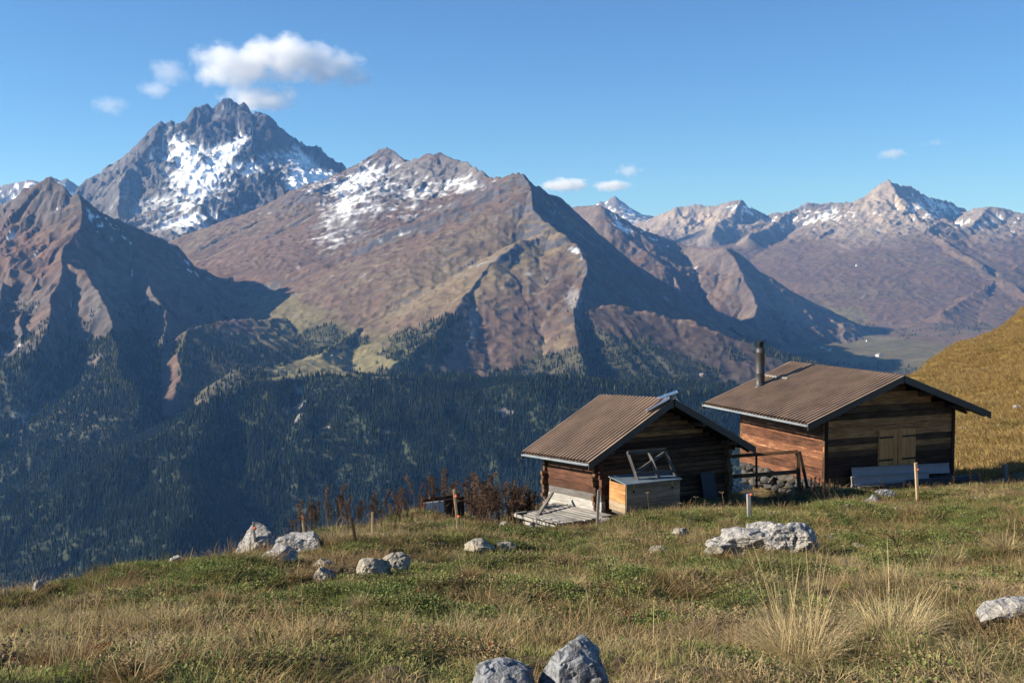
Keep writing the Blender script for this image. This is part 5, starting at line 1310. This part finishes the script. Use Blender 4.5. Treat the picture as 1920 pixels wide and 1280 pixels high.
def umbel_mesh(seed, H):
    rng = random.Random(seed); V = []; Fs = []; HH = []; RR = []
    def tri(a, b, c):
        k = len(V); V.extend([tuple(a), tuple(b), tuple(c)]); HH.extend([.5] * 3); RR.extend([rng.random()] * 3); Fs.append((k, k + 1, k + 2))
    def rod(a, b, r):
        s_ = Vector((r, 0, 0)); t2 = Vector((0, r, 0)); tri(a - s_, a + s_, b); tri(a - t2, a + t2, b + s_ * .5); tri(a - s_, b - s_ * .6, b + s_ * .6)
    top = Vector((rng.uniform(-.2, .2) * H, rng.uniform(-.1, .1), H)); rod(Vector((0, 0, -.03)), top, .009)
    for k in range(14):
        a = rng.uniform(0, 6.28); e = top + Vector((math.cos(a) * .09, math.sin(a) * .09, rng.uniform(.02, .06))) * rng.uniform(.5, 1.1); rod(top, e, .003)
        for _ in range(5):
            q = e + Vector((rng.gauss(0, .012), rng.gauss(0, .012), rng.gauss(0, .006))); tri(q, q + Vector((.02, .004, .004)), q + Vector((.004, .02, -.003)))
    me = mesh_np('dry_umbel', V, Fs, (M_UMB,), smooth=False); set_float(me, 'h', HH); set_float(me, 'rnd', RR); return me
um = [umbel_mesh(i, .9) for i in range(4)]
for i, (px, pt, pb) in enumerate([(1218, 926, 970), (1272, 943, 984), (1283, 944, 982), (1292, 950, 980), (1303, 937, 982), (1309, 945, 980), (1316, 941, 980), (1322, 940, 978), (1327, 946, 978), (1334, 950, 976), (1362, 926, 974), (1368, 946, 972), (1296, 960, 984), (1268, 955, 986)]):
    g = ground_at(px, pb); h = (pb - pt) * g.y / F; o = link('umbel_plant', um[i % 4], None, g); o.scale = (h, h, h / .9); o.rotation_euler = (0, 0, rng.uniform(0, 6.28))
    tag(o, 'dried pale umbel plant standing before the shaded gable of the small cabin', 'dead plant', 'dried umbels before the small cabin')
# big tussocks
TM = {}
def tussock(px, py, wpx, hpx, label, seed, stalks=0, kind='dry', stalk_h=1.6):
    g = ground_at(px, py); s = g.y / F; r = wpx * s / 2; h = hpx * s
    key = (kind, seed)
    root = empty('grass_tussock', g, 0); tag(root, label, 'grass tussock')
    mat = {'dry': M_DRY, 'pale': M_STALK, 'green': M_TURF, 'brown': M_TBROWN}[kind]
    me = blade_mesh('tussock_blades', mat, seed, int(900 if wpx > 150 else 420), r * .42, h * .6, h * 1.25, max(.004, .005 * g.y / 12), .55, 1.3, 4)
    link('tussock_blades', me, root)
    me = blade_mesh('tussock_base', M_TGREEN, seed + 1, int(420 if wpx > 150 else 200), r * .36, h * .35, h * .75, max(.005, .006 * g.y / 12), .7, 1.2, 3); link('tussock_base', me, root)
    if stalks:
        me = blade_mesh('tussock_stalks', M_STALK, seed + 2, stalks, r * .35, h * stalk_h * .6, h * stalk_h * 1.3, .006, .22, .25, 5); link('tussock_stalks', me, root)
    return root
M_TGREEN = grass_material('tussock_green', [(0, (.045, .070, .018)), (1, (.11, .12, .035))], .3, (.25, .2, .08))
M_TBROWN = grass_material('tussock_brown', [(0, (.17, .105, .05)), (1, (.32, .215, .10))], .35, (.42, .31, .17))
tussock(1500, 1245, 270, 125, 'largest grass tussock with very tall pale stalks at lower right', 700, 80, 'pale', 1.75)
tussock(1675, 1200, 280, 110, 'broad bushy straw tussock right of the one with the tallest stalks', 705, 50, 'pale', 1.4)
tussock(1780, 1060, 90, 40, 'pale grass tussock on the green turf near the right edge', 708, 10, 'dry')
tussock(1885, 1040, 80, 42, 'pale tussock at the right edge beyond the boulder', 711, 8, 'dry')
tussock(120, 1262, 230, 88, 'large orange brown tussock in the lower left corner', 714, 22, 'brown', 1.6)
tussock(250, 1290, 170, 70, 'second orange brown tussock right of the one in the lower left corner', 718, 10, 'brown')
tussock(150, 1170, 80, 34, 'dark tussock on the left slope above the large orange brown one', 721, 3, 'dry')
tussock(405, 1130, 62, 38, 'round dark brown tussock in the middle of the left slope', 724, 2, 'brown')
tussock(345, 1060, 56, 20, 'low brown tussock beside the pale skyline rock', 727, 2, 'brown')
tussock(100, 1108, 50, 18, 'low brown tussock beside the pointed skyline rock at far left', 730, 0, 'brown')
tussock(558, 1090, 64, 28, 'tussock left of the bare soil patch', 733, 2, 'brown')
tussock(822, 1052, 60, 34, 'reddish brown tussock right of the bare soil patch', 736, 2, 'brown')
tussock(770, 1072, 66, 28, 'dark green tussock on the right side of the soil boulders', 739, 1, 'green')
tussock(880, 1085, 90, 34, 'wide brown tussock below the long low rock ridge', 742, 4, 'brown')
tussock(1355, 1050, 56, 26, 'brown tussock at the left foot of the limestone outcrop', 745, 2, 'brown')
tussock(1260, 1095, 120, 36, 'wide brown tussock below and left of the outcrop', 748, 5, 'brown')
tussock(1300, 1120, 110, 40, 'brown tussock left of the largest stalked tussock', 751, 6, 'brown')
tussock(680, 1142, 80, 34, 'straw tussock in the middle of the meadow below the soil patch', 754, 4, 'dry')
tussock(1545, 960, 40, 22, 'bright yellow green tussock at the near corner of the big hut', 757, 5, 'green')
tussock(1230, 1230, 150, 60, 'matted brown tussock right of the pointed boulder', 760, 6, 'brown')
tussock(1060, 1055, 80, 22, 'low brown tussock in the turf below the deck', 763, 3, 'brown')
# smaller clumps that nobody would count
CLB = [src('clump_shape', blade_mesh('clump_shape', M_TBROWN, 820 + i, 150, .24, .08, .24, .006, .8, 1.2, 3)) for i in range(3)]
CLG = [src('green_clump_shape', blade_mesh('green_clump_shape', M_TGREEN, 830 + i, 150, .20, .07, .20, .007, .75, 1.1, 3)) for i in range(3)]
spread('brown_grass_clumps', 4000, 6, 46, lambda x, y: gnoise(x / 2.2, y / 2.2, 651) + rnd(x) * .5 > .22, CLB, 'low brown grass clumps on the humps of the meadow', .7, 1.6)
spread('green_grass_clumps', 3600, 6, 46, lambda x, y: gnoise(x / 2.0, y / 2.0, 661) + rnd(x) * .5 > .2, CLG, 'low dark green grass clumps on the humps of the meadow', .7, 1.5)
px_, py_, sc_ = [], [], []
for (rx_, ry_, w_, d_) in RIM:
    for _ in range(int(8 + 14 * min(w_, 2.0))):
        a = rsg.uniform(math.pi * .95, math.pi * 2.05); px_.append(rx_ + math.cos(a) * w_ * rsg.uniform(.9, 1.12)); py_.append(ry_ + d_ * .5 + math.sin(a) * d_ * rsg.uniform(.85, 1.1)); sc_.append(rsg.uniform(.5, 1.0) * min(1.3, .5 + w_))
px_, py_ = np.array(px_), np.array(py_)
CLR = [src('rim_clump_shape', blade_mesh('rim_clump_shape', (M_TBROWN, M_TGREEN, M_DRY)[i], 840 + i, 110, .16, .06, .20, .006, .8, 1.2, 3)) for i in range(3)]
scatter('rock_edge_grass', np.stack([px_, py_, ground_z(px_, py_)], 1), rsg.rand(len(px_)) * 6.28, np.array(sc_), CLR, 'grass growing up around the feet of the boulders')
# one tall dark weed
wd = link('thistle_plant', stalk_mesh('thistle_plant', M_DOCK, 555, 1.0, .25, True, 14), None, ground_at(1690, 1052)); wd.scale = (.75, .75, .62); wd.rotation_euler = (0, -.25, 0)
tag(wd, 'dark withered thistle leaning in the turf right of the outcrop', 'dead plant')

# ------------------------------------------------------------------ far farmhouses in the valley
def terrain_at(px, py):
    """first far terrain hit along a pixel's sight line"""
    Ys = np.linspace(2000, 13000, 1400); d = at(px, py, 1.0); xs = d.x * Ys; zs = d.z * Ys; top = np.full(len(Ys), -5000.0)
    for k, m in MASS.items():
        if k == 'valley_floor':
            fi = np.clip(np.interp(Ys, floor_Y, np.arange(len(floor_Y))), 0, len(floor_Y) - 1.001); fj = np.clip(np.interp(d.x + 0 * Ys, floor_t, np.arange(len(floor_t))), 0, len(floor_t) - 1.001)
            i = fi.astype(int); j = fj.astype(int); a = fi - i; b_ = fj - j; Zf = m['Z']
            top = np.maximum(top, (Zf[i, j] * (1 - a) + Zf[i + 1, j] * a) * (1 - b_) + (Zf[i, j + 1] * (1 - a) + Zf[i + 1, j + 1] * a) * b_); continue
        top = np.maximum(top, sample_z(m, xs, Ys))
    b = zs < top; i = int(np.argmax(b)) if b.any() else len(Ys) - 1
    return Vector((xs[i], Ys[i], top[i]))
M_HW = metal('white_plaster', (.72, .70, .66), .8, 0, .05); M_HB = metal('brown_house_wall', (.30, .20, .13), .8); M_HR = metal('grey_slate_roof', (.20, .19, .19), .6); M_GL = metal('window_glass', (.03, .04, .05), .1)
def farmhouse(px, py, w, d, h, wall, rz, label):
    g = terrain_at(px, py); r = empty('farmhouse', g, rz); tag(r, label, 'farmhouse')
    prism('wall', r, wall, [(-w / 2, -d / 2, -4), (w / 2, -d / 2, -4), (w / 2, -d / 2, h), (0, -d / 2, h + w * .3), (-w / 2, -d / 2, h)], (0, d, 0))
    for s_ in (-1, 1): prism('roof', r, M_HR, [(s_ * (w / 2 + .8), -d / 2 - .8, h - .5), (0, -d / 2 - .8, h + w * .3 + .02), (0, -d / 2 - .8, h + w * .3 + .4), (s_ * (w / 2 + .8), -d / 2 - .8, h - .1)], (0, d + 1.6, 0))
    for k in (-1, 0, 1): prism('window', r, M_GL, [(k * w * .28 - .6, -d / 2 - .05, h * .45), (k * w * .28 + .6, -d / 2 - .05, h * .45), (k * w * .28 + .6, -d / 2 - .05, h * .45 + 1.4), (k * w * .28 - .6, -d / 2 - .05, h * .45 + 1.4)], (0, .1, 0))
for a in ((1530, 656, 16, 20, 8, M_HB, .4, 'leftmost tiny farmhouse of the valley hamlet beyond the dark ridge end'), (1541, 653, 14, 16, 7, M_HW, .2, 'tiny white farmhouse in the middle of the valley hamlet'), (1547, 656, 15, 18, 7, M_HB, .7, 'tiny brown farmhouse next to the white one in the valley hamlet'),
          (1555, 658, 16, 18, 8, M_HW, .1, 'rightmost tiny white house of the valley hamlet'), (1648, 668, 22, 26, 9, M_HW, .3, 'bigger white farm building on the valley meadow above the big hut roof'), (1636, 672, 16, 18, 7, M_HB, .5, 'small brown barn left of the white farm building in the valley'),
          (1626, 640, 12, 12, 6, M_HW, .2, 'lone tiny white house on the slope above the valley meadow'), (1608, 499, 30, 20, 9, M_HW, .1, 'tiny white hut high on the distant brown pasture'), (1316, 706, 12, 16, 5, M_HB, .6, 'small barn at the meadow edge behind the forest between the roofs'), (624, 672, 12, 15, 5, M_HB, .3, 'small barn on the forest meadow in the middle of the opposite slope')):
    farmhouse(*a)

# ------------------------------------------------------------------ clouds
def cloud(px0, py0, px1, py1, Y, blobs, label, dens=.010, nscale=3.2, thick=.55, seed=0.0, soft=.35):
    a = at(px0, py0, Y); b = at(px1, py1, Y); c = (a + b) / 2; W = abs(b.x - a.x) / 2; H = abs(b.z - a.z) / 2; D = W * thick
    me = mesh_np('cloud', [(x * W, y * D, z * H) for x in (-1, 1) for y in (-1, 1) for z in (-1, 1)], [(0, 1, 3, 2), (4, 6, 7, 5), (0, 4, 5, 1), (2, 3, 7, 6), (0, 2, 6, 4), (1, 5, 7, 3)], smooth=False)
    m = bpy.data.materials.new('cloud_vapour'); m.use_nodes = True; t = m.node_tree; t.nodes.remove(t.nodes['Principled BSDF'])
    N = t.nodes.new; Lk = t.links.new
    tc = N('ShaderNodeTexCoord')
    def mth(op, x, y=None, z=None):
        n = N('ShaderNodeMath'); n.operation = op
        for i, v in enumerate((x, y, z)):
            if v is None: continue
            if isinstance(v, (int, float)): n.inputs[i].default_value = v
            else: Lk(v, n.inputs[i])
        return n.outputs[0]
    best = None
    for (bx, bz, rx, rz, s) in blobs:                       # -1..1 inside the hull
        mp = N('ShaderNodeMapping'); mp.vector_type = 'POINT'
        mp.inputs['Location'].default_value = (-bx / rx, 0, -bz / rz); mp.inputs['Scale'].default_value = (1 / (W * rx), 1 / (D * min(.9, rx * 1.6)), 1 / (H * rz))
        Lk(tc.outputs['Object'], mp.inputs[0]); ln = N('ShaderNodeVectorMath'); ln.operation = 'LENGTH'; Lk(mp.outputs[0], ln.inputs[0])
        v = mth('MULTIPLY', mth('SUBTRACT', 1.0, ln.outputs['Value']), s)
        best = v if best is None else mth('MAXIMUM', best, v)
    mp = N('ShaderNodeMapping'); mp.inputs['Location'].default_value = (seed, seed * .7, 0); k = nscale / H; mp.inputs['Scale'].default_value = (k * .5, k * .5, k * .62); Lk(tc.outputs['Object'], mp.inputs[0])
    nz = N('ShaderNodeTexNoise'); nz.inputs['Scale'].default_value = 1.0; nz.inputs['Detail'].default_value = 6; nz.inputs['Roughness'].default_value = .6; Lk(mp.outputs[0], nz.inputs['Vector'])
    f = mth('ADD', best, mth('MULTIPLY', mth('SUBTRACT', nz.outputs[0], .53), 2.2))
    r = N('ShaderNodeMapRange'); r.inputs[1].default_value = 0.02; r.inputs[2].default_value = soft; r.inputs[4].default_value = dens; Lk(f, r.inputs[0])
    pv = N('ShaderNodeVolumePrincipled'); pv.inputs['Color'].default_value = (1, 1, 1, 1); pv.inputs['Anisotropy'].default_value = .1; Lk(r.outputs[0], pv.inputs['Density'])
    Lk(pv.outputs[0], t.nodes['Material Output'].inputs['Volume']); me.materials.append(m)
    o = link('cloud', me, None, c); tag(o, label, 'cloud'); return o
cloud(350, 60, 700, 215, 10600, [(-.4, .2, .55, .62, 1.15), (.05, .38, .6, .6, 1.25), (.38, .22, .5, .5, 1.1), (.78, -.12, .22, .3, .9), (-.6, .05, .38, .5, 1.05), (-.25, -.62, .5, .36, .85)], 'large white cumulus cloud above the rocky peak', .0075, 3.4, .35, 3.1, .6)
cloud(255, 105, 360, 200, 10600, [(.15, .30, .8, .65, 1.3), (-.3, -.35, .65, .55, 1.2)], 'small ragged cloud between the large cumulus and the little one at far left', .0045, 2.6, .4, 9.0, .8)
cloud(165, 172, 245, 224, 10600, [(0, 0, .95, .85, 1.25)], 'leftmost small soft cloud left of the rocky peak', .0045, 1.8, .4, 14.0, .8)
cloud(1010, 328, 1185, 366, 21000, [(-.45, .0, .6, .75, 1.2), (.55, -.1, .45, .6, 1.1)], 'low white cloud just above the horizon right of the middle ridge', .0045, 2.0, .5, 21.0, .5)
cloud(1150, 300, 1210, 338, 21000, [(0, 0, .85, .8, 1.1)], 'small cloud above the low white one near the centre of the horizon', .003, 1.8, .6, 27.0, .6)
cloud(1640, 270, 1705, 305, 23000, [(0, 0, .85, .8, 1.1)], 'tiny cloud above the pale pyramid shaped mountain', .0028, 1.6, .6, 33.0, .6)
cloud(1720, 250, 1785, 288, 23000, [(0, 0, .8, .5, .7)], 'faint cloud wisp at the upper right of the tiny cloud', .0014, 1.8, .6, 39.0, .7)
# ------------------------------------------------------------------ haze over the whole valley
def haze_box():
    x0, x1, y0, y1, z0, z1 = -13800.0, 13800.0, -420.0, 17700.0, -905.0, 1330.0
    v = [(x, y, z) for x in (x0, x1) for y in (y0, y1) for z in (z0, z1)]
    f = [(0, 1, 3, 2), (4, 6, 7, 5), (0, 4, 5, 1), (2, 3, 7, 6), (0, 2, 6, 4), (1, 5, 7, 3)]
    me = mesh_np('haze', v, f, smooth=False)
    m = bpy.data.materials.new('haze'); m.use_nodes = True
    t = m.node_tree; t.nodes.remove(t.nodes['Principled BSDF'])
    pv = t.nodes.new('ShaderNodeVolumePrincipled')
    pv.inputs['Color'].default_value = (.20, .47, 1.0, 1)
    pv.inputs['Absorption Color'].default_value = (1, 1, 1, 1)
    pv.inputs['Density'].default_value = HAZE
    pv.inputs['Anisotropy'].default_value = 0.2
    t.links.new(pv.outputs[0], t.nodes['Material Output'].inputs['Volume'])
    me.materials.append(m)
    tag(link('haze', me), 'thin blue haze filling the air of the whole valley', kind='stuff')
HAZE = 3.4e-5
haze_box()
